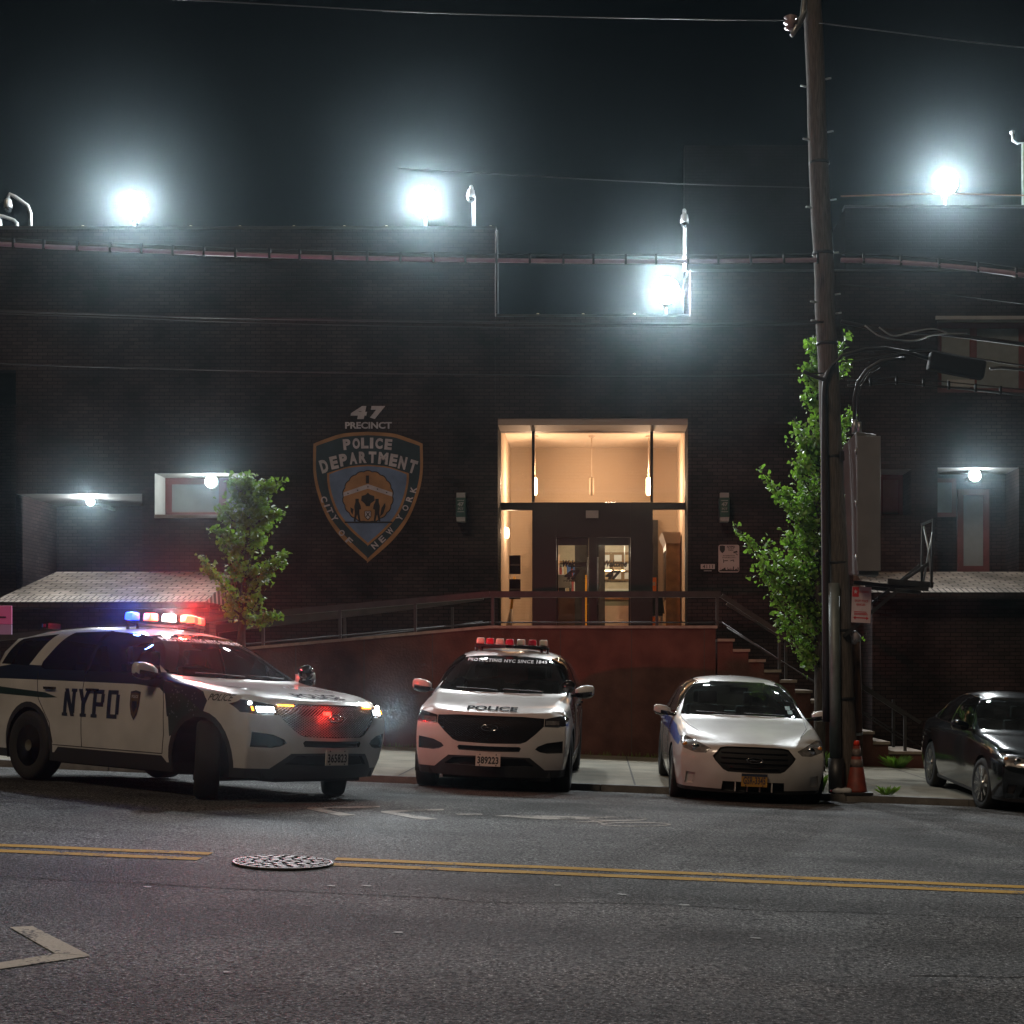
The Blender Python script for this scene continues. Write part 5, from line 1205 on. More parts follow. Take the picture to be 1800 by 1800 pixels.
def arch(bm, xw, r, rout, zc, flare=True, mi=2):
    n = 30
    for sgn_ in (1, -1):
        cd_ = lambda c, nn, s=sgn_: c.y*s > .3
        if flare:
            for f in region(bm, [(xw+rout*math.cos(2*math.pi*k/n), zc+rout*math.sin(2*math.pi*k/n)) for k in range(n)], 'y', cd_): f.material_index = mi
        fs = region(bm, [(xw+r*math.cos(2*math.pi*k/n), zc+r*math.sin(2*math.pi*k/n)) for k in range(n)], 'y', cd_)
        bmesh.ops.delete(bm, geom=fs, context='FACES')
def wells(root_, axles, r, zc, yo, yi):
    m = MB()
    for xw in axles:
        for s in (1, -1):
            n = 16; vs = []
            for k in range(n+1):
                a = -math.pi*.12+math.pi*1.24*k/n; vs += [(xw+r*math.cos(a), s*yo, zc+r*math.sin(a)), (xw+r*math.cos(a), s*yi, zc+r*math.sin(a))]
            m.add(vs, [(2*k, 2*k+1, 2*k+3, 2*k+2) for k in range(n)]); m.add([vs[2*k+1] for k in range(n+1)], [tuple(range(n+1))])
    m.build('wheel_well', M['void'], root_, local=True)
def finish_body(bm, name, mats, root_, label=None):
    for f in bm.faces: f.smooth = True
    me = bpy.data.meshes.new(name); bm.to_mesh(me); bm.free()
    for mm in mats: me.materials.append(mm)
    o = bpy.data.objects.new(name, me); C.objects.link(o); o.parent = root_; return o
def mirrors(root_, x, y, z, mt, w=.24, h=.16, label=None):
    for s in (1, -1):
        m = MB()
        prof = [(0, .55), (.25, .9), (.6, 1), (.9, .85), (1, .5)]
        pts = []; 
        for (u, sc) in prof: pts.append((u, sc))
        vs = []; n = 14
        for (u, sc) in pts:
            for k in range(n):
                a = 2*math.pi*k/n; ca, sa = math.cos(a), math.sin(a)
                ex = math.copysign(abs(ca)**.6, ca); ez = math.copysign(abs(sa)**.6, sa)
                vs.append((x+ex*.075*sc-.02*u, s*(y+.03+u*w), z+.03*u+ez*h/2*sc))
        fs = [(i*n+k, i*n+(k+1) % n, (i+1)*n+(k+1) % n, (i+1)*n+k) for i in range(len(pts)-1) for k in range(n)]+[tuple(range(n)), tuple((len(pts)-1)*n+k for k in range(n))]
        m.cs = True; m.add(vs, fs); m.cs = False
        # upper shell and lower shell in two colours
        m.m = [0 if sum(m.v[i].z for i in f)/len(f) > z+.0 else 1 for f in m.f]
        m.cm = 1; m.obox((x+.02, s*(y-.06), z-.045), (x, s*(y+.07), z-.03), .07, .035)
        o = m.build('mirror', [mt, M['trim']], root_, local=True)
        q = MB(); q.box(x-.085, x-.078, s*(y+.06) if s > 0 else -(y+w-.0), s*(y+w-.0) if s > 0 else -(y+.06), z-.05, z+.07); q.build('mirror_glass', M['chrome'], o, local=True)
def plate(root_, x, z, w, h, txt, mt, tcol, top=None, yoff=0):
    m = MB(); m.box(x-.012, x, yoff-w/2, yoff+w/2, z-h/2, z+h/2); pl = m.build('number_plate', mt, root_, local=True)
    v, f = fittext(txt, w*.86, h*.58, .03, spacing=1.05); m = MB(); m.add([(x+.002, yoff+a, z-h*.03+b) for a, b in v], f)
    m.build('lettering', tcol, pl, local=True)
    m = MB()
    for a in (-.33, .33):
        for b in (-.42, .42): m.lathe([(.008, x), (.008, x+.004)], c=(0, yoff+a*w, z+b*h), axis='x', n=8)
    m.build('screw', M['clad'], pl, local=True)
    if top: m = MB(); m.box(x, x+.002, yoff-w/2, yoff+w/2, z+h*.28, z+h/2); m.build('dark_band', top, pl, local=True)
def oval(root_, x, z, w, h, tilt=0):
    m = MB(); n = 28; pts = [Vector((x, w/2*math.cos(2*math.pi*k/n), z+h/2*math.sin(2*math.pi*k/n))) for k in range(n+1)]
    m.tube(pts, .006, 5, cap=False); m.tube([(x, -w*.3, z-.005), (x+.004, -w*.1, z+.01), (x+.004, w*.1, z-.01), (x, w*.3, z+.005)], .004, 5); m.build('emblem', M['chrome'], root_, local=True)
def mesh_grille(root_, poly, x, pitch=.045, r=.004, bvh=None, mt=None):
    """diagonal bars clipped to a polygon (y,z), laid just behind the opening"""
    m = MB(); ys = [p[0] for p in poly]; zs_ = [p[1] for p in poly]; y0, y1, z0, z1 = min(ys), max(ys), min(zs_), max(zs_)
    for d in (1, -1):
        k = y0-(z1-z0)*1.6
        while k < y1+(z1-z0)*1.6:
            run = []; st_ = 40
            for i in range(st_+1):
                zz = z0+(z1-z0)*i/st_; yy = k+d*(zz-z0)*1.6
                if inpoly((yy, zz), poly):
                    xx = x(yy, zz); run.append(Vector((xx, yy, zz)))
                else:
                    if len(run) > 1: m.tube([run[0], run[len(run)//2], run[-1]] if len(run) > 2 else run, r, 4, cap=False)
                    run = []
            if len(run) > 1: m.tube([run[0], run[-1]], r, 4, cap=False)
            k += pitch
    m.build('grille_mesh', mt or M['clad'], root_, local=True)
def sts(tbl): 
    out = []
    for s, t in tbl:
        xs_, ys, zs_ = s; xs_ = xs_ if isinstance(xs_, list) else [xs_]*6
        out.append(([(xs_[k], ys[k], zs_[k]) for k in range(6)], t))
    return out

# ------------------------------------------------------------------ patrol SUV
SUV_ST = sts([
 (([2.10, 2.15, 2.19, 2.20, 2.16, 2.02], [.85, .90, .92, .92, .91, .865], [.24, .42, .62, .80, .95, 1.02]), [(2.13, .72, 1.035), (2.22, .50, 1.03), (2.29, .25, 1.02), (2.31, 0, 1.02)]),
 (([1.98]*6, [.915, .95, .965, .965, .945, .895], [.24, .42, .62, .84, 1.0, 1.06]), [(1.98, .74, 1.095), (2.0, .54, 1.095), (2.02, .27, 1.09), (2.03, 0, 1.09)]),
 ((1.5125, [.94, .97, .99, .99, .965, .91], [.24, .42, .62, .86, 1.04, 1.10]), [(1.51, .78, 1.14), (1.51, .62, 1.135), (1.52, .32, 1.14), (1.53, 0, 1.145)]),
 ((1.12, [.95, .975, .99, .99, .97, .92], [.24, .42, .62, .86, 1.06, 1.14]), [(1.12, .82, 1.18), (1.13, .68, 1.175), (1.17, .35, 1.175), (1.19, 0, 1.18)]),
 ((.86, [.95, .975, .99, .99, .975, .935], [.24, .42, .62, .86, 1.08, 1.18]), [(.87, .89, 1.21), (.92, .82, 1.20), (1.03, .40, 1.20), (1.07, 0, 1.205)]),
 ((.45, [.95, .975, .99, .99, .975, .94], [.24, .42, .62, .86, 1.09, 1.20]), [(.46, .87, 1.33), (.50, .79, 1.43), (.63, .38, 1.46), (.67, 0, 1.475)]),
 ((.02, [.95, .975, .99, .99, .975, .94], [.24, .42, .62, .86, 1.10, 1.21]), [(.05, .86, 1.45), (.08, .745, 1.665), (.17, .35, 1.715), (.21, 0, 1.725)]),
 ((-.50, [.95, .975, .99, .99, .975, .94], [.24, .42, .62, .86, 1.10, 1.22]), [(-.5, .86, 1.47), (-.5, .745, 1.70), (-.5, .36, 1.77), (-.5, 0, 1.785)]),
 ((-1.0, [.95, .975, .99, .99, .975, .94], [.24, .42, .62, .86, 1.10, 1.23]), [(-1.0, .86, 1.47), (-1.0, .74, 1.695), (-1.0, .36, 1.765), (-1.0, 0, 1.78)]),
 ((-1.5125, [.94, .97, .99, .99, .97, .93], [.24, .42, .62, .86, 1.10, 1.24]), [(-1.51, .85, 1.47), (-1.51, .73, 1.68), (-1.51, .35, 1.755), (-1.51, 0, 1.77)]),
 ((-2.05, [.92, .95, .965, .965, .95, .915], [.24, .42, .62, .86, 1.11, 1.25]), [(-2.05, .83, 1.46), (-2.03, .70, 1.65), (-2.05, .34, 1.725), (-2.06, 0, 1.74)]),
 (([-2.38, -2.42, -2.44, -2.44, -2.42, -2.38], [.86, .89, .91, .91, .90, .87], [.24, .42, .62, .86, 1.10, 1.25]), [(-2.35, .79, 1.44), (-2.30, .66, 1.60), (-2.36, .32, 1.675), (-2.38, 0, 1.685)]),
])
def suv_crease(a, b):
    if a[0] == b[0] == 0 and ('t' in (a[1], b[1])): return .55
    if a[1] == 't' and b[1] == 't' and a[2] == b[2] == 0 and a[0] != b[0] and max(a[0], b[0]) <= 4: return .35
    if a[1] == 's' and b[1] == 's' and a[2] == b[2] == 5: return .35
    if a[1] == 's' and b[1] == 's' and a[2] == b[2] == 3: return .2
    return 0
GR = [(0, .985), (.40, .985), (.655, .97), (.655, .875), (.56, .78), (.45, .685), (.38, .66), (0, .65)]
def build_suv(loc, rz, label, lit, platetxt, steer):
    t = root('patrol_suv', loc, label, 'police car', None, rz)
    bm = body_cage(SUV_ST, [2.37, 2.42, 2.44, 2.43, 2.40, 2.3], [-2.52, -2.58, -2.60, -2.58, -2.54, -2.5], suv_crease)
    bvh = BVHTree.FromBMesh(bm)
    fr = lambda c, n: c.x > 1.75 and n.x > .15
    # livery first (material slots): 0 paint 1 navy 2 cladding 3 green
    for s in (1, -1):
        sd_ = lambda c, n, s=s: c.y*s > .5 and n.y*s > .3
        for f in region(bm, [(-2.45, 1.20), (-2.38, 1.26), (-2.0, 1.30), (1.0, 1.25), (1.0, 1.18), (1.28, 1.13), (1.50, 1.07), (1.60, .98), (1.56, .86), (1.0, .80), (.96, .95), (.93, 1.03), (.82, 1.09), (.4, 1.12), (-2.3, 1.13)], 'y', sd_): f.material_index = 1
        for f in region(bm, [(.93, 1.04), (1.2, 1.04), (1.5, .9), (1.56, .82), (1.05, .60), (1.02, .80), (.98, .95)], 'y', sd_): f.material_index = 3
        for f in region(bm, [(-2.5, 1.05), (-1.2, .99), (-.95, .94), (-1.2, .93), (-2.5, .96)], 'y', sd_): f.material_index = 3
    for f in region(bm, [(-3, .1), (3, .1), (3, .335), (1.0, .335), (.92, .40), (-.92, .40), (-1.0, .335), (-3, .335)], 'y', lambda c, n: c.z < .6): f.material_index = 2
    # front openings
    lowp = mirror_poly([(0, .50), (.50, .49), (.62, .39), (.68, .336), (.95, .335), (.95, .1), (0, .1)])
    for f in region(bm, lowp, 'x', lambda c, n: c.x > 1.9 and n.x > .2): f.material_index = 2
    extract(bm, region(bm, mirror_poly([(0, .475), (.44, .47), (.55, .38), (0, .37)]), 'x', fr), 'lower_intake', [M['void'], M['clad']], t, (-.05, 0, 0))
    extract(bm, region(bm, mirror_poly([(0, .617), (.37, .62), (.39, .60), (.37, .56), (0, .55)]), 'x', fr), 'bumper_slot', [M['void'], M['trim']], t, (-.04, 0, 0))
    g_ = extract(bm, region(bm, mirror_poly(GR), 'x', fr), 'grille', [M['void'], M['trim']], t, (-.035, 0, 0))
    def gx(y, z): 
        h = bvh.ray_cast(Vector((4, y, z)), Vector((-1, 0, 0))); return h[0].x-.02 if h[0] is not None else 2.3
    mesh_grille(g_, mirror_poly([(a*.985, .65+(b-.65)*.985) for a, b in GR]), gx, .040, .0045, None, M['steel'] if lit else M['clad0'])
    for s in (1, -1):
        f_ = lambda c, n, s=s: c.x > 1.6 and c.y*s > .3 and (n.x > .05)
        hl = [(s*.66, .965), (s*.75, .985), (s*.90, 1.01), (s*.945, .965), (s*.935, .885), (s*.82, .865), (s*.66, .87)]
        extract(bm, region(bm, [(s*.89, .70), (s*.70, .675), (s*.59, .63), (s*.56, .595), (s*.62, .56), (s*.70, .545), (s*.89, .55)], 'x', f_), 'side_intake', [M['void'], M['trim']], t, (-.04, 0, 0))
        hd = extract(bm, region(bm, hl, 'x', f_), 'headlight', [M['hlensd'], M['trim']], t, (-.006, 0, 0))
        hy = [] 
        def hp(y, z, d=.0):
            h = bvh.ray_cast(Vector((4, y, z)), Vector((-1, 0, 0))); return (h[0] if h[0] is not None else Vector((2.15, y, z)))+Vector((d, 0, 0))
        # light bar inside the lamp
        m = MB(); n = 9
        v = []
        for k in range(n+1):
            y = s*(.675+(.835-.675)*k/n); v += [hp(y, .945, .003), hp(y, .895, .003)]
        m.add(v, [(2*k, 2*k+1, 2*k+3, 2*k+2) for k in range(n)]); m.build('lamp_unit', M['hon'] if lit else M['hlens'], hd, local=True)
        if lit:
            m = MB(); m.add([hp(s*.862, .945, .003), hp(s*.882, .945, .004), hp(s*.882, .905, .004), hp(s*.862, .905, .003)], [(0, 1, 2, 3)]); m.build('turn_signal', M['amber'], hd, local=True)
            m = MB(); m.lathe([(.022, 0), (.02, .012), (.001, .016)], c=hp(s*.865, .975, .0), axis='x', n=10); m.build('marker_lamp', M['hon'], hd, local=True)
            m = MB(); v = [hp(s*(.47+.02*k), .966, .012) for k in range(9)]; m.tube(v, .009, 6); m.build('amber_strip', M['amber'], hd, local=True)
        m = MB(); v = [hp(s*(.665+.025*k), .88, .003) for k in range(9)]; m.tube(v, .005, 5); m.build('chrome_strip', M['chrome'], hd, local=True)
        sdn = lambda c, n, s=s: c.y*s > .4 and abs(n.y) > .25 and c.z > 1.1
        w1 = [(.74, 1.235), (.52, 1.40), (.18, 1.615), (.02, 1.665), (-.5, 1.69), (-1.13, 1.675), (-1.40, 1.33), (-1.40, 1.27), (-1.30, 1.25)]
        a = region(bm, w1, 'y', sdn); wo = extract(bm, a, 'side_window', M['tint'], t)
        a = region(bm, [(-1.42, 1.655), (-1.62, 1.34), (-1.66, 1.285), (-2.30, 1.30), (-2.20, 1.60)], 'y', sdn); extract(bm, a, 'quarter_window', M['tint'], t)
        # window trim and door pillar
        m = MB()
        for pp in ([(.30, 1.54), (.30, 1.22)], [(-.47, 1.69), (-.50, 1.22)]):
            q = seam(bvh, pp, side(s, fl=1))
            for i in range(len(q)-1): m.obox(q[i], q[i+1], .045 if pp[0][0] < 0 else .02, .012, up=(0, s, 0))
        m.build('window_pillar', M['trim'], wo, local=True)
        m = MB()
        for pp in ([(.93, .42), (.96, .62), (.93, .95), (.86, 1.17)], [(-.47, .42), (-.50, 1.20)], [(-1.02, .44), (-1.08, .66), (-1.32, .92), (-1.42, 1.22)], [(.93, .42), (-1.02, .42)]):
            q = seam(bvh, pp, side(s, fl=1)); 
            if len(q) > 1: m.tube(q, .0045, 5, cap=False)
        m.build('door_seam', M['void'], t, local=True)
        m = MB()
        for xx in (-.30, -1.10):
            h = bvh.ray_cast(Vector((xx, s*3, 1.04)), Vector((0, -s, 0)))[0]; m.obox(h+Vector((-.10, s*.018, 0)), h+Vector((.10, s*.018, 0)), .03, .028)
        m.build('door_handle', M['trim'], t, local=True)
    arch(bm, 1.5125, .425, .485, .395); arch(bm, -1.5125, .425, .485, .395)
    wsf = region(bm, mirror_poly([(0, 1.215), (.40, 1.215), (.76, 1.225), (.85, 1.24), (.70, 1.655), (.36, 1.69), (0, 1.695)]), 'x', lambda c, n: -.1 < c.x < 1.2 and n.x > .25 and abs(n.y) < .72 and c.z > 1.16)
    ws = extract(bm, wsf, 'windscreen', M['wind'], t)
    rw = region(bm, mirror_poly([(0, 1.20), (.70, 1.22), (.56, 1.58), (0, 1.62)]), 'x', lambda c, n: c.x < -2.2 and n.x < -.3 and c.z > 1.1); extract(bm, rw, 'rear_window', M['tint'], t)
    for s in (1, -1):
        a = region(bm, [(-2.75, 1.10), (-2.25, 1.08), (-2.20, 1.02), (-2.3, .97), (-2.75, .93)], 'y', lambda c, n, s=s: c.y*s > .55 and c.x < -2.1); extract(bm, a, 'tail_light', M['tail'], t)
    finish_body(bm, 'body', [M['pwhite'], M['navy'], M['clad'], M['green']], t)
    # black gasket round the windscreen
    wells(t, (1.5125, -1.5125), .43, .395, .965, .62)
    m = MB(); m.box(-2.3, 2.2, -.58, .58, .20, .42); m.box(-1.05, 1.05, -.86, .86, .22, .38); m.box(-2.4, -1.96, -.8, .8, .28, .45); m.box(1.96, 2.2, -.75, .75, .24, .4); m.box(.9, 1.1, -.55, .55, .14, .2); m.build('underbody', M['void'], t, local=True)
    for sx, st__ in ((1.5125, steer), (-1.5125, 0)):
        for s in (1, -1): wheel(t, sx, s*.855, .39, .245, s, 'steel', st__)
    cabin(t, [(-.25, .37, .72, 1.34), (-.25, -.37, .72, 1.34), (-1.15, .4, .72, 1.32), (-1.15, -.4, .72, 1.32)], (.78, 1.14), (.35, .37, 1.08), .45, -2.2, 1.0, .72)
    mirrors(t, .74, .93, 1.24, M['pwhite'], .25, .18)
    m = MB()   # spotlight at the driver's pillar
    m.lathe([(.02, -.07), (.075, -.04), (.085, .03), (.08, .05)], c=(.95, .88, 1.33), axis='x', n=20); m.tube([(.93, .88, 1.33), (.88, .86, 1.2)], .018, 6); sl_ = m.build('spotlight', M['trim'], t, local=True)
    m = MB(); m.lathe([(.075, 1.002), (.04, 1.012), (.001, 1.015)], c=(0, .88, 1.33), axis='x', n=20); m.build('spotlight_lens', M['hlensd'], sl_, local=True)
    # wipers
    m = MB()
    for y0_, y1_ in ((.55, .02), (-.05, -.6)):
        a = bvh.ray_cast(Vector((4, y0_, 1.235)), Vector((-1, 0, 0)))[0]; b = bvh.ray_cast(Vector((4, y1_, 1.25)), Vector((-1, 0, 0)))[0]; m.tube([a+Vector((.02, 0, .01)), (a+b)/2+Vector((.045, 0, .012)), b+Vector((.02, 0, .01))], .008, 5)
    m.build('wiper', M['clad'], t, local=True)
    plate(t, 2.475, .455, .30, .155, platetxt, M['pltw'], M['blackm'])
    oval(t, 2.435, .845, .20, .075)
    # lettering
    front = lambda z0, x=0: (lambda a, b: (Vector((4, a, z0+b)), Vector((-1, 0, 0))))
    top = lambda x0: (lambda a, b: (Vector((x0-b, a, 3)), Vector((0, 0, -1))))
    v, f = fittext('POLICE', .62, .20, .03); decal(bvh, v, f, top(2.14), 'hood_lettering', M['ink'], t, .010, .03)
    v, f = fittext('PROTECTING NYC SINCE 1845', 1.08, .040, .01, 0, 1.1); decal(bvh, v, f, front(1.62), 'windscreen_lettering', M['plate_w'], ws, .012, .04)
    for s in (1, -1):
        # NYPD in slab letters
        vv = []; ff = []
        def quad(pts): b = len(vv); vv.extend(pts); ff.append(tuple(range(b, b+len(pts))))
        H = .30; 
        def rect(a, b, c_, d): quad([(a, b), (c_, b), (c_, d), (a, d)])
        x_ = -.52
        def serif(a, b, y): rect(a-.022, y, b+.022, y+.035)
        # N
        rect(x_, .035, x_+.06, H-.035); rect(x_+.15, .035, x_+.21, H-.035); quad([(x_, H), (x_+.07, H), (x_+.21, 0), (x_+.14, 0)]); serif(x_, x_+.06, 0); serif(x_+.15, x_+.21, H-.035)
        x_ += .265  # Y
        rect(x_+.075, .035, x_+.135, .14); quad([(x_-.01, H), (x_+.06, H), (x_+.135, .14), (x_+.075, .14)]); quad([(x_+.15, H), (x_+.22, H), (x_+.135, .14), (x_+.075, .14)]); serif(x_+.07, x_+.14, 0)
        x_ += .27   # P
        rect(x_, .035, x_+.065, H); serif(x_, x_+.065, 0); rect(x_+.065, H-.045, x_+.19, H); rect(x_+.065, .12, x_+.19, .165); rect(x_+.145, .165, x_+.205, H-.045)
        x_ += .26   # D
        rect(x_, 0, x_+.065, H); rect(x_+.065, H-.045, x_+.18, H); rect(x_+.065, 0, x_+.18, .045); rect(x_+.15, .045, x_+.21, H-.045)
        sg = 1 if s < 0 else -1
        decal(bvh, [(a, b) for a, b in vv], ff, side(s, -.30 if s < 0 else -.30, .745), 'door_lettering', M['navy'], t)
        shd = [(-.085, .14), (0, .155), (.085, .14), (.08, 0), (.05, -.10), (0, -.16), (-.05, -.10), (-.08, 0)]
        so = decal(bvh, shd, [tuple(range(8))], side(s, .45, .90), 'shield_decal', M['navy'], t)
        sh2 = [(a*.86, b*.86) for a, b in shd]; decal(bvh, sh2, [tuple(range(8))], side(s, .45, .90), 'shield_rim', mat('decal_bronze', (.11, .07, .035), .4, coat=1), so, .006)
        v, f = fittext('POLICE', .11, .03, .03); decal(bvh, [(a, b+.09) for a, b in v], f, side(s, .45, .90), 'shield_lettering', M['plate_w'], so, .008)
        decal(bvh, [(-.04, .04), (.04, .04), (.045, -.02), (0, -.08), (-.045, -.02)], [(0, 1, 2, 3, 4)], side(s, .45, .90), 'shield_crest', M['navy'], so, .008)
        v, f = fittext('POLICE', .34, .07, .015, .25); decal(bvh, v, f, side(s, 1.78, 1.02), 'fender_lettering', M['blackm'], t)
        # small stars scattered in the fender field
        m = []; fc = []
        for i in range(34):
            a = random.uniform(1.0, 1.46); b = random.uniform(.80, 1.08)
            if (a-1.02) < (.80-b)*.0 or b > 1.13-(a-1.0)*.12: continue
            k0 = len(m); m += [(a+.011*math.sin(k*math.pi/5)*(1 if k % 2 == 0 else .45), b+.011*math.cos(k*math.pi/5)*(1 if k % 2 == 0 else .45)) for k in range(10)]; fc.append(tuple(range(k0, k0+10)))
        decal(bvh, m, fc, side(s, 0, 0, 1), 'star_field', mat('star_grey', (.16, .20, .20), .4), t, .005, 0)
    # roof light bar, V shaped, seven caps
    lb = MB(); zb = 1.775
    px = lambda k: (-.04-.13*abs(k), .148*k)
    for k in range(-3, 3): a, b = px(k), px(k+1); lb.obox((a[0], a[1], zb+.035), (b[0], b[1], zb+.035), .16, .035)
    lb.obox((-.42, -.53, zb+.02), (-.42, .53, zb+.02), .05, .03)
    for a_, b_ in ((-.36, .42), (-.36, -.42), (-.42, .5), (-.42, -.5)): lb.tube([(a_, b_, zb+.03), (a_, b_, 1.66)], .02, 6)
    bar = lb.build('light_bar', M['blackm'], t, local=True)
    for k in range(-3, 4):
        a = px(k); m = MB(); m.prism([(a[1]-.062, zb+.055), (a[1]+.062, zb+.055), (a[1]+.052, zb+.14), (a[1]-.052, zb+.14)], a[0]-.06, a[0]+.06, 'x')
        if lit: mt = {-3: 'blueon', -2: 'redhot', -1: 'whiteon', 0: 'redhot', 1: 'redon', 2: 'redhot', 3: 'redon'}[k]
        else: mt = 'whiteoff' if k % 2 else 'redoff'
        o = m.build('beacon_cap', M[mt], bar, local=True, bevel=.018)
        for p_ in o.data.polygons: p_.use_smooth = True
        if lit: o['label'] = {'blueon': 'lit blue beacon', 'redhot': 'lit orange red beacon', 'whiteon': 'lit white beacon', 'redon': 'lit red beacon'}[mt]
        else: o['label'] = 'unlit white beacon cap' if mt == 'whiteoff' else 'unlit red beacon cap'
    if lit:
        m = MB(); m.box(-2.18, -2.05, -.44, -.28, 1.735, 1.80); rb = m.build('rear_beacon', M['trim'], t, local=True); m = MB(); m.box(-2.14, -2.10, -.45, -.441, 1.75, 1.79); m.build('red_led', M['redoff'], rb, local=True); m = MB(); m.box(-2.17, -2.15, -.45, -.441, 1.75, 1.79); m.build('blue_led', M['bluev'], rb, local=True)
        hgx = gx(.18, .90); m = MB(); m.box(hgx-.02, hgx+.035, -.02-.1, .05-.1, .875, .915); m.build('grille_beacon', M['redon'], t, local=True, bevel=.01)
        lamp('grille_beacon_light', 'POINT', (hgx+.10, -.08, .895), 3, (1, .03, .02), t, .02, local=True)
        lamp('red_beacon_light', 'POINT', (-.34, .34, 1.965), 90, (1, .03, .025), t, .05, local=True)
        lamp('red_beacon_beam', 'SPOT', (-.34, .36, 1.965), 620, (1, .03, .025), t, .05, direction=(-.16, 1, .035), spot=42, blend=.7, local=True)
        for lx, ly, pw_, cc in ((-.28, .30, 340, (1, .03, .02)), (-.12, .10, 240, (1, .05, .03)), (-.17, -.16, 110, (1, .9, .88)), (-.43, -.46, 110, (.06, .12, 1))): lamp('beacon_beam', 'SPOT', (lx+.05, ly-.06, 1.95), pw_, cc, t, .04, direction=(.80, -.60, .02), spot=50, local=True)
        lamp('red_beacon_light', 'POINT', (-.04, .0, 1.965), 45, (1, .06, .04), t, .05, local=True)
        lamp('white_beacon_light', 'POINT', (-.17, -.15, 1.965), 30, (1, .9, .9), t, .05, local=True)
        lamp('blue_beacon_light', 'POINT', (-.43, -.444, 1.965), 45, (.08, .18, 1), t, .05, local=True)
        for s in (1, -1): lamp('headlight_glow', 'SPOT', (2.44, s*.80, .92), 110, (.88, .95, 1), t, .03, direction=(.72, -.70, 0), spot=75, local=True)
        for s in (1, -1): lamp('headlight_beam', 'SPOT', (2.42, s*.75, .92), 60, (.88, .95, 1), t, .04, direction=(1, s*.03, -.09), spot=70, local=True)
    return t
# ------------------------------------------------------------------ sedans
def sedan_st(fx=1, fy=1, fz=1):
    raw = [
     (([2.10, 2.15, 2.19, 2.20, 2.14, 2.00], [.79, .84, .865, .865, .85, .79], [.19, .34, .50, .64, .75, .80]), [(2.12, .64, .80), (2.22, .46, .79), (2.31, .23, .785), (2.34, 0, .785)]),
     (([1.92]*6, [.88, .91, .93, .93, .90, .83], [.19, .34, .50, .66, .80, .86]), [(1.93, .73, .885), (1.95, .56, .885), (1.98, .3, .88), (2.0, 0, .88)]),
     ((1.435, [.90, .93, .955, .955, .93, .865], [.19, .34, .50, .69, .85, .925]), [(1.44, .79, .945), (1.45, .64, .945), (1.46, .34, .95), (1.47, 0, .955)]),
     ((1.05, [.91, .94, .96, .96, .94, .885], [.19, .34, .50, .70, .87, .95]), [(1.06, .82, .975), (1.07, .70, .98), (1.10, .37, .99), (1.12, 0, .995)]),
     ((.72, [.91, .94, .965, .965, .945, .90], [.19, .34, .50, .70, .89, .975]), [(.74, .865, .995), (.78, .80, 1.005), (.91, .40, 1.02), (.96, 0, 1.025)]),
     ((.30, [.91, .94, .965, .965, .945, .905], [.19, .34, .50, .70, .90, .985]), [(.30, .84, 1.10), (.33, .765, 1.215), (.47, .37, 1.245), (.51, 0, 1.255)]),
     ((-.15, [.91, .94, .965, .965, .945, .905], [.19, .34, .50, .70, .90, .99]), [(-.13, .815, 1.22), (-.10, .695, 1.42), (-.02, .32, 1.47), (.02, 0, 1.48)]),
     ((-.75, [.91, .94, .965, .965, .945, .905], [.19, .34, .50, .70, .90, .995]), [(-.75, .81, 1.25), (-.75, .69, 1.465), (-.75, .32, 1.53), (-.75, 0, 1.54)]),
     ((-1.30, [.90, .93, .955, .955, .935, .89], [.19, .34, .50, .70, .90, 1.0]), [(-1.30, .79, 1.22), (-1.27, .665, 1.41), (-1.28, .31, 1.475), (-1.28, 0, 1.485)]),
     ((-1.85, [.88, .91, .935, .935, .91, .865], [.19, .34, .50, .70, .90, 1.01]), [(-1.82, .765, 1.09), (-1.78, .63, 1.18), (-1.80, .34, 1.205), (-1.80, 0, 1.21)]),
     ((-2.25, [.84, .87, .895, .895, .875, .825], [.19, .34, .50, .70, .90, 1.0]), [(-2.24, .74, 1.035), (-2.22, .60, 1.06), (-2.24, .32, 1.07), (-2.25, 0, 1.075)]),
     (([-2.46, -2.50, -2.52, -2.52, -2.50, -2.46], [.77, .81, .83, .83, .81, .76], [.19, .34, .50, .70, .88, .97]), [(-2.50, .66, .99), (-2.54, .5, 1.0), (-2.58, .25, 1.01), (-2.60, 0, 1.01)])]
    out = []
    for s, tp in sts(raw): out.append(([(x*fx, y*fy, z*fz) for x, y, z in s], [(x*fx, y*fy, z*fz) for x, y, z in tp]))
    return out
def sed_crease(a, b):
    if a[0] == b[0] == 0 and ('t' in (a[1], b[1])): return .45
    if a[1] == 't' and b[1] == 't' and a[2] == b[2] == 1 and a[0] != b[0] and max(a[0], b[0]) <= 4: return .3
    if a[1] == 's' and b[1] == 's' and a[2] == b[2] == 5: return .3
    return 0
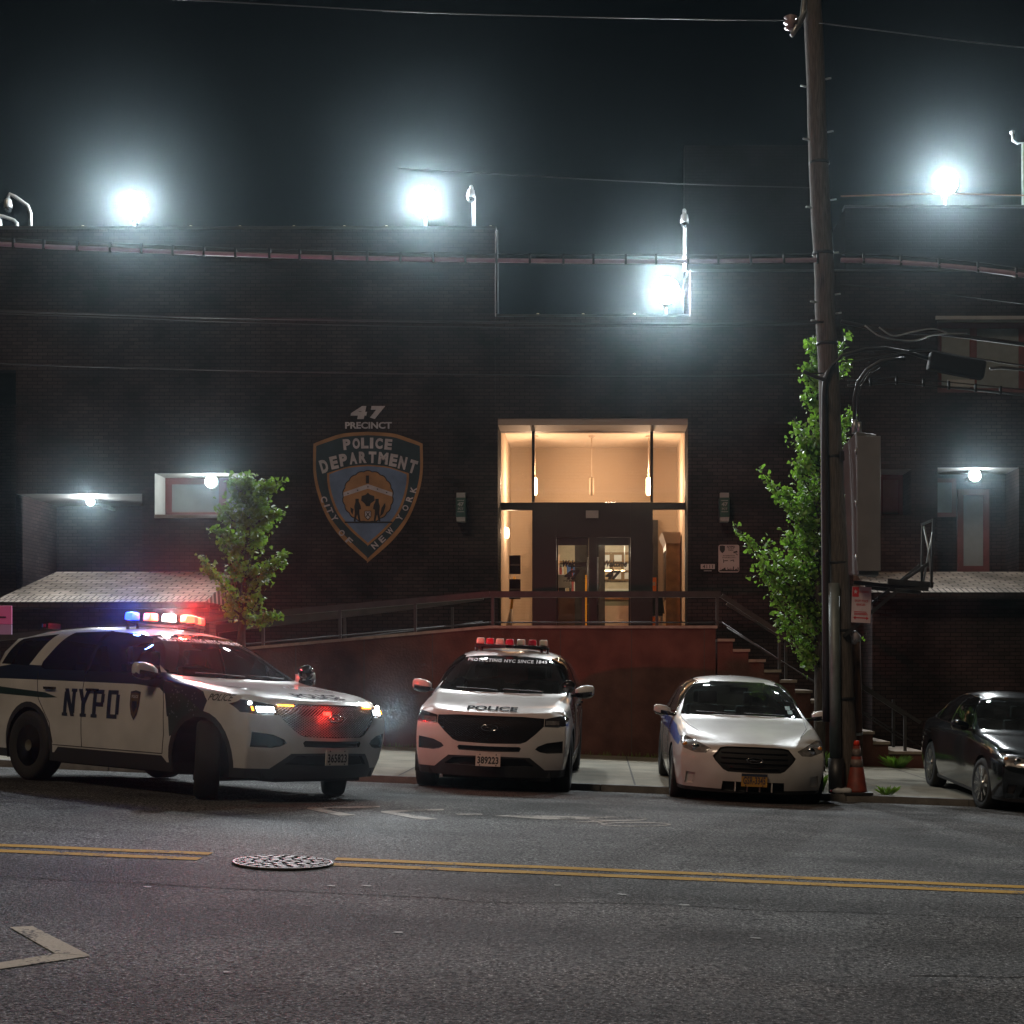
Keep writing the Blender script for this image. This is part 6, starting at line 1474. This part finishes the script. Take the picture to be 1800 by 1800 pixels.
def build_sedan(kind, loc, rz, label, cat, steer=0):
    tau = kind == 'police'; fx, fy, fz = (1, 1, 1) if tau else (.945, .945, .955)
    S = lambda pts: [(a*fy, b*fz) for a, b in pts]
    SX = lambda pts: [(a*fx, b*fz) for a, b in pts]
    t = root('patrol_sedan' if tau else 'parked_car', loc, label, cat, None, rz)
    cx = [2.38, 2.44, 2.47, 2.45, 2.40, 2.34] if tau else [2.36, 2.44, 2.47, 2.44, 2.39, 2.34]
    bm = body_cage(sedan_st(fx, fy, fz), [c*fx for c in cx], [c*fx for c in [-2.60, -2.66, -2.68, -2.66, -2.63, -2.6]], sed_crease)
    bvh = BVHTree.FromBMesh(bm)
    fr = lambda c, n: c.x > 1.75 and n.x > .15
    P0 = M['pwhite'] if tau else M['pblack']
    for f in region(bm, [(-3, .05), (3, .05), (3, .235*fz), (-3, .235*fz)], 'y', lambda c, n: c.z < .5): f.material_index = 2
    if tau:
        for s in (1, -1):
            for f in region(bm, [(-2.5, .93), (.6, .965), (1.3, .92), (1.98, .80), (1.98, .72), (1.35, .78), (.6, .82), (-2.5, .80)], 'y', lambda c, n, s=s: c.y*s > .5 and n.y*s > .45): f.material_index = 1
    if tau:
        GP = [(0, .755), (.33, .75), (.41, .735), (.50, .63), (.47, .58), (.37, .475), (.31, .45), (0, .445)]
        g_ = extract(bm, region(bm, mirror_poly(GP), 'x', fr), 'grille', [M['void'], M['trim']], t, (-.04, 0, 0))
        def gx(y, z):
            h = bvh.ray_cast(Vector((4, y, z)), Vector((-1, 0, 0))); return h[0].x-.025 if h[0] is not None else 2.3
        m = MB()
        for zz in (.50, .56, .62, .68): 
            pts = [Vector((gx(y/10, zz), y/10, zz)) for y in range(-4, 5) if inpoly((y/10, zz), mirror_poly(GP))]; m.tube(pts, .008, 5)
        m.build('grille_bar', M['clad0'], g_, local=True)
        lo = extract(bm, region(bm, mirror_poly([(0, .335), (.37, .335), (.38, .215), (0, .215)]), 'x', fr), 'lower_intake', [M['void'], M['trim']], t, (-.05, 0, 0))
        m = MB()
        for yy in (-.22, -.075, .075, .22): m.box(2.36, 2.43, yy-.006, yy+.006, .22, .33)
        m.build('intake_bar', P0, lo, local=True)
        oval(t, 2.46, .60, .19, .07); plate(t, 2.485, .365, .31, .155, 'GSR-3345', M['plto'], mat('plate_ink', (.05, .04, .06), .5), M['navy'])
        hls = [(.865, .83), (.80, .835), (.66, .775), (.52, .715), (.58, .66), (.70, .655), (.84, .70), (.872, .76)]
        fog = [(.69, .41), (.80, .42), (.81, .28), (.71, .28)]
    else:
        extract(bm, region(bm, mirror_poly(S([(0, .50), (.45, .49), (.62, .42), (.66, .26), (0, .25)])), 'x', fr), 'lower_grille', [M['void'], M['trim']], t, (-.05, 0, 0))
        extract(bm, region(bm, mirror_poly(S([(0, .72), (.40, .715), (.48, .66), (.40, .62), (0, .60)])), 'x', fr), 'upper_grille', [M['void'], M['chrome']], t, (-.02, 0, 0))
        hls = S([(.868, .80), (.80, .81), (.62, .755), (.46, .725), (.50, .66), (.66, .645), (.82, .66), (.872, .72)]); fog = S([(.70, .42), (.80, .42), (.80, .30), (.72, .30)])
        oval(t, 2.33, .64, .14, .09)
    for s in (1, -1):
        f_ = lambda c, n, s=s: c.x > 1.6*fx and c.y*s > .3 and (n.x > .03)
        hd = extract(bm, region(bm, [(s*a, b) for a, b in hls], 'x', f_), 'headlight', [M['hlens'], M['trim']], t, (-.006, 0, 0))
        def hp(y, z, d=.0):
            h = bvh.ray_cast(Vector((4, y, z)), Vector((-1, 0, 0))); return (h[0] if h[0] is not None else Vector((2.1, y, z)))+Vector((d, 0, 0))
        m = MB(); m.lathe([(.05, 0), (.045, .012), (.03, .016), (.001, .018)], c=hp(s*.70*fy, .715*fz, -.006), axis='x', n=16); m.build('lamp_unit', M['chrome'], hd, local=True)
        m = MB(); m.lathe([(.028, 0), (.022, .01), (.001, .012)], c=hp(s*.82*fy, .745*fz, -.004), axis='x', n=12); m.build('turn_signal', M['ambero'], hd, local=True)
        extract(bm, region(bm, [(s*a, b) for a, b in fog], 'x', f_), 'fog_light_recess', [P0 if tau else M['clad'], P0], t, (-.025, 0, 0))
        sdn = lambda c, n, s=s: c.y*s > .4 and abs(n.y) > .2 and c.z > .95*fz
        w1 = SX([(.58, 1.02), (.36, 1.16), (.0, 1.36), (-.2, 1.43), (-.75, 1.465), (-1.22, 1.40), (-1.68, 1.16), (-1.72, 1.08), (-1.5, 1.05)])
        wo = extract(bm, region(bm, w1, 'y', sdn), 'side_window', M['tint'] if not tau else M['wind'], t)
        m = MB()
        for pp in (SX([(-.42, 1.46), (-.48, 1.02)]), SX([(-1.30, 1.37), (-1.38, 1.05)])):
            q = seam(bvh, pp, side(s, fl=1))
            for i in range(len(q)-1): m.obox(q[i], q[i+1], .05 if pp[0][0] > -1 else .02, .012, up=(0, s, 0))
        m.build('window_pillar', M['trim'], wo, local=True)
        m = MB()
        for k in range(len(w1)): 
            q = seam(bvh, [w1[k], w1[(k+1) % len(w1)]], side(s, fl=1))
            if len(q) > 1: m.tube(q, .009, 5, cap=False)
        m.build('window_trim', M['chrome'] if not tau else M['trim'], wo, local=True)
        m = MB()
        for pp in (SX([(.78, .26), (.82, .6), (.74, .97)]), SX([(-.42, .26), (-.46, 1.0)]), SX([(-.95, .28), (-1.02, .5), (-1.35, .8), (-1.5, 1.02)])):
            q = seam(bvh, pp, side(s, fl=1))
            if len(q) > 1: m.tube(q, .004, 5, cap=False)
        m.build('door_seam', M['void'], t, local=True)
        m = MB()
        for xx in (-.25*fx, -1.15*fx):
            h = bvh.ray_cast(Vector((xx, s*3, .87*fz)), Vector((0, -s, 0)))[0]; m.obox(h+Vector((-.09, s*.016, 0)), h+Vector((.09, s*.016, 0)), .028, .024)
        m.build('door_handle', P0 if tau else M['chrome'], t, local=True)
    ax = 1.435*fx; rw_ = .345*fz
    arch(bm, ax, .375*fz, .0, .335, False); arch(bm, -ax, .375*fz, .0, .335, False)
    ws = extract(bm, region(bm, mirror_poly(S([(0, 1.05), (.40, 1.045), (.70, 1.03), (.80, 1.03), (.66, 1.415), (.34, 1.45), (0, 1.455)])), 'x', lambda c, n: -.3*fx < c.x < 1.1*fx and n.x > .2 and abs(n.y) < .75 and c.z > 1.0*fz), 'windscreen', M['wind'], t)
    extract(bm, region(bm, mirror_poly(S([(0, 1.21), (.56, 1.20), (.50, 1.40), (0, 1.44)])), 'x', lambda c, n: -1.85*fx < c.x < -1.2*fx and n.x < -.1 and c.z > 1.15*fz), 'rear_window', M['wind'], t)
    for s in (1, -1): extract(bm, region(bm, SX([(-2.75, .92), (-2.38, .90), (-2.30, .82), (-2.4, .74), (-2.75, .72)]), 'y', lambda c, n, s=s: c.y*s > .55*fy and c.x < -2.15*fx), 'tail_light', M['tail'], t)
    finish_body(bm, 'body', [P0, M['bluev'], M['clad']], t)
    wells(t, (ax, -ax), .38*fz, .335, .93*fy, .60)
    m = MB(); m.box(-2.3*fx, 2.1*fx, -.55, .55, .17, .36); m.box(-1.0*fx, 1.0*fx, -.82*fy, .82*fy, .185, .30); m.box(1.87*fx, 2.15*fx, -.7, .7, .18, .3); m.build('underbody', M['void'], t, local=True)
    for sx, st__ in ((ax, steer), (-ax, 0)):
        for s in (1, -1): wheel(t, sx, s*.835*fy, rw_, .225, s, 'steel' if tau else 'alloy', st__)
    cabin(t, [(-.42*fx, .36, .55, 1.10*fz), (-.42*fx, -.36, .55, 1.10*fz), (-1.25*fx, .36, .58, 1.07*fz), (-1.25*fx, -.36, .58, 1.07*fz)], (.62*fx, .98*fz), (.18, .36, .90), .32, -1.9*fx, .85*fx, .70*fy)
    m = MB(); m.box(-1.82*fx, -1.35*fx, -.62, .62, .95*fz, .98*fz); m.build('parcel_shelf', M['dash'], t, local=True)
    m = MB(); m.box(.17*fx, .2*fx, -.12, .12, 1.33*fz, 1.38*fz); m.build('rear_view_mirror', M['trim'], t, local=True)
    mirrors(t, .62*fx, .90*fy, 1.05*fz, M['pwhite'] if tau else M['pblack'], .22, .14)
    m = MB()
    for y0_, y1_ in ((.55, .02), (-.05, -.6)):
        a = bvh.ray_cast(Vector((4, y0_, 1.05*fz)), Vector((-1, 0, 0)))[0]; b = bvh.ray_cast(Vector((4, y1_, 1.065*fz)), Vector((-1, 0, 0)))[0]; m.tube([a+Vector((.02, 0, .01)), (a+b)/2+Vector((.045, 0, .012)), b+Vector((.02, 0, .01))], .007, 5)
    m.build('wiper', M['clad'], t, local=True)
    # bonnet seams
    m = MB()
    for s in (1, -1):
        q = seam(bvh, [(2.0*fx, s*.60*fy), (1.5*fx, s*.74*fy), (.85*fx, s*.80*fy)], lambda a, b: (Vector((a, b, 3)), Vector((0, 0, -1))))
        if len(q) > 1: m.tube(q, .0035, 5, cap=False)
    m.build('bonnet_seam', M['void'], t, local=True)
    if tau:
        m = MB(); 
        for (yy, zz, w_, h_) in ((.62, 1.15, .035, .022), (.64, 1.10, .035, .022)):
            v, f = [(-w_, -h_), (w_, -h_), (w_, h_), (-w_, h_)], [(0, 1, 2, 3)]
            decal(bvh, v, f, lambda a, b: (Vector((4, yy+a, zz+b)), Vector((-1, 0, 0))), 'window_sticker', mat('green_sticker', (.05, .12, .09), .6), ws, .006, 0)
    return t
def car_loc(x, y, z0=None): return Vector((x, y, z0 if z0 is not None else gz(x)))
# flashing SUV in the road; parked SUV and sedan with their tails on the pavement; dark car at right
s1 = build_suv(car_loc(-4.66, 16.45), R(-37), 'white patrol SUV with flashing roof beacons and lit headlights, turning in the road', True, '365823', R(-38))
def settle(o, rz, fx, rx, y0, x0, tail=True):
    """cross slope of the road; tail wheels stand on the kerb"""
    zf = gz(x0); zr_ = gz(x0)+(KERB if tail else 0)
    pitch = math.atan2(zr_-zf, fx-rx); roll = math.atan(.041)
    o.location.z = (zf+zr_)/2
    sl_ = Matrix.Rotation(roll, 3, 'Y')
    o.rotation_euler = (sl_ @ Matrix.Rotation(rz, 3, 'Z') @ Matrix.Rotation(pitch, 3, 'Y')).to_euler()
settle(s1, R(-37), 1.5, -1.5, 0, -4.72, False)
s1.location.z = gz(s1.location.x, s1.location.y); s1.rotation_euler = (Matrix.Rotation(R(-1.35), 3, 'X') @ s1.rotation_euler.to_matrix()).to_euler()
s2 = build_suv(car_loc(-1.33, 20.45), R(-90), 'white patrol SUV parked nose out in the middle, with unlit white and red beacons', False, '389223', R(0))
settle(s2, R(-91.3), 1.51, -1.51, 0, -1.33)
s3 = build_sedan('police', car_loc(1.80, 20.15), R(-90), 'white patrol sedan with blue side stripes parked nose out left of the utility pole', 'police car')
settle(s3, R(-89.5), 1.43, -1.43, 0, 1.80)
s4 = build_sedan('dark', car_loc(5.70, 20.25), R(-90), 'glossy black sedan parked nose out, cut off by the right edge of the photo', 'car', R(6))
settle(s4, R(-89), 1.36, -1.36, 0, 5.7)

# ------------------------------------------------------------------ night air
hz = MB(); hz.box(-26, 26, -7, 46, -3.5, 14.7)
hm = bpy.data.materials.new('night_haze'); hm.use_nodes = True; n = hm.node_tree.nodes; l = hm.node_tree.links
n.remove(n['Principled BSDF']); pv = n.new('ShaderNodeVolumePrincipled'); pv.inputs['Density'].default_value = .00045; pv.inputs['Color'].default_value = (.70, .90, 1, 1); pv.inputs['Anisotropy'].default_value = .97
l.new(pv.outputs[0], n['Material Output'].inputs['Volume'])
ho = hz.build('haze', hm); tag(ho, kind='stuff')

# ------------------------------------------------------------------ repeated small pieces become parts of their own
def explode(stems):
    for o in list(C.objects):
        st_ = o.name.split('.')[0]
        if o.type != 'MESH' or st_ not in stems: continue
        me = o.data; par = list(range(len(me.vertices)))
        def find(a):
            while par[a] != a: par[a] = par[par[a]]; a = par[a]
            return a
        for p in me.polygons:
            v = p.vertices
            for k in v[1:]:
                a, b = find(v[0]), find(k)
                if a != b: par[a] = b
        grp = {}
        for p in me.polygons: grp.setdefault(find(p.vertices[0]), []).append(p)
        if len(grp) < 2: continue
        for ps in grp.values():
            ids = {}; vs = []; fs = []
            for p in ps:
                f = []
                for v in p.vertices:
                    if v not in ids: ids[v] = len(vs); vs.append(me.vertices[v].co.copy())
                    f.append(ids[v])
                fs.append(f)
            nn = stems[st_]; m2 = bpy.data.meshes.new(nn); m2.from_pydata(vs, [], fs)
            for mm in me.materials: m2.materials.append(mm)
            m2.polygons.foreach_set('material_index', [p.material_index for p in ps]); m2.polygons.foreach_set('use_smooth', [p.use_smooth for p in ps])
            q = bpy.data.objects.new(nn, m2); C.objects.link(q); q.parent = o.parent; q.matrix_local = o.matrix_local.copy()
        bpy.data.objects.remove(o)
explode({'wheel_well': 'wheel_well', 'bolts': 'bolt', 'hinge': 'hinge', 'door_seam': 'door_seam', 'vent_hole': 'vent_hole', 'intake_bar': 'intake_bar', 'wiper': 'wiper', 'door_handle': 'door_handle',
         'parapet_stud': 'parapet_stud', 'window_sill': 'window_sill', 'screw': 'screw', 'band': 'band', 'cable_gland': 'cable_gland', 'cross_brace': 'cross_brace', 'upright': 'upright', 'brace': 'brace', 'bonnet_seam': 'bonnet_seam', 'clamp': 'clamp', 'feed_cable': 'feed_cable', 'grille_bar': 'grille_bar', 'arm': 'arm', 'hanger': 'hanger', 'window_pillar': 'window_pillar'})
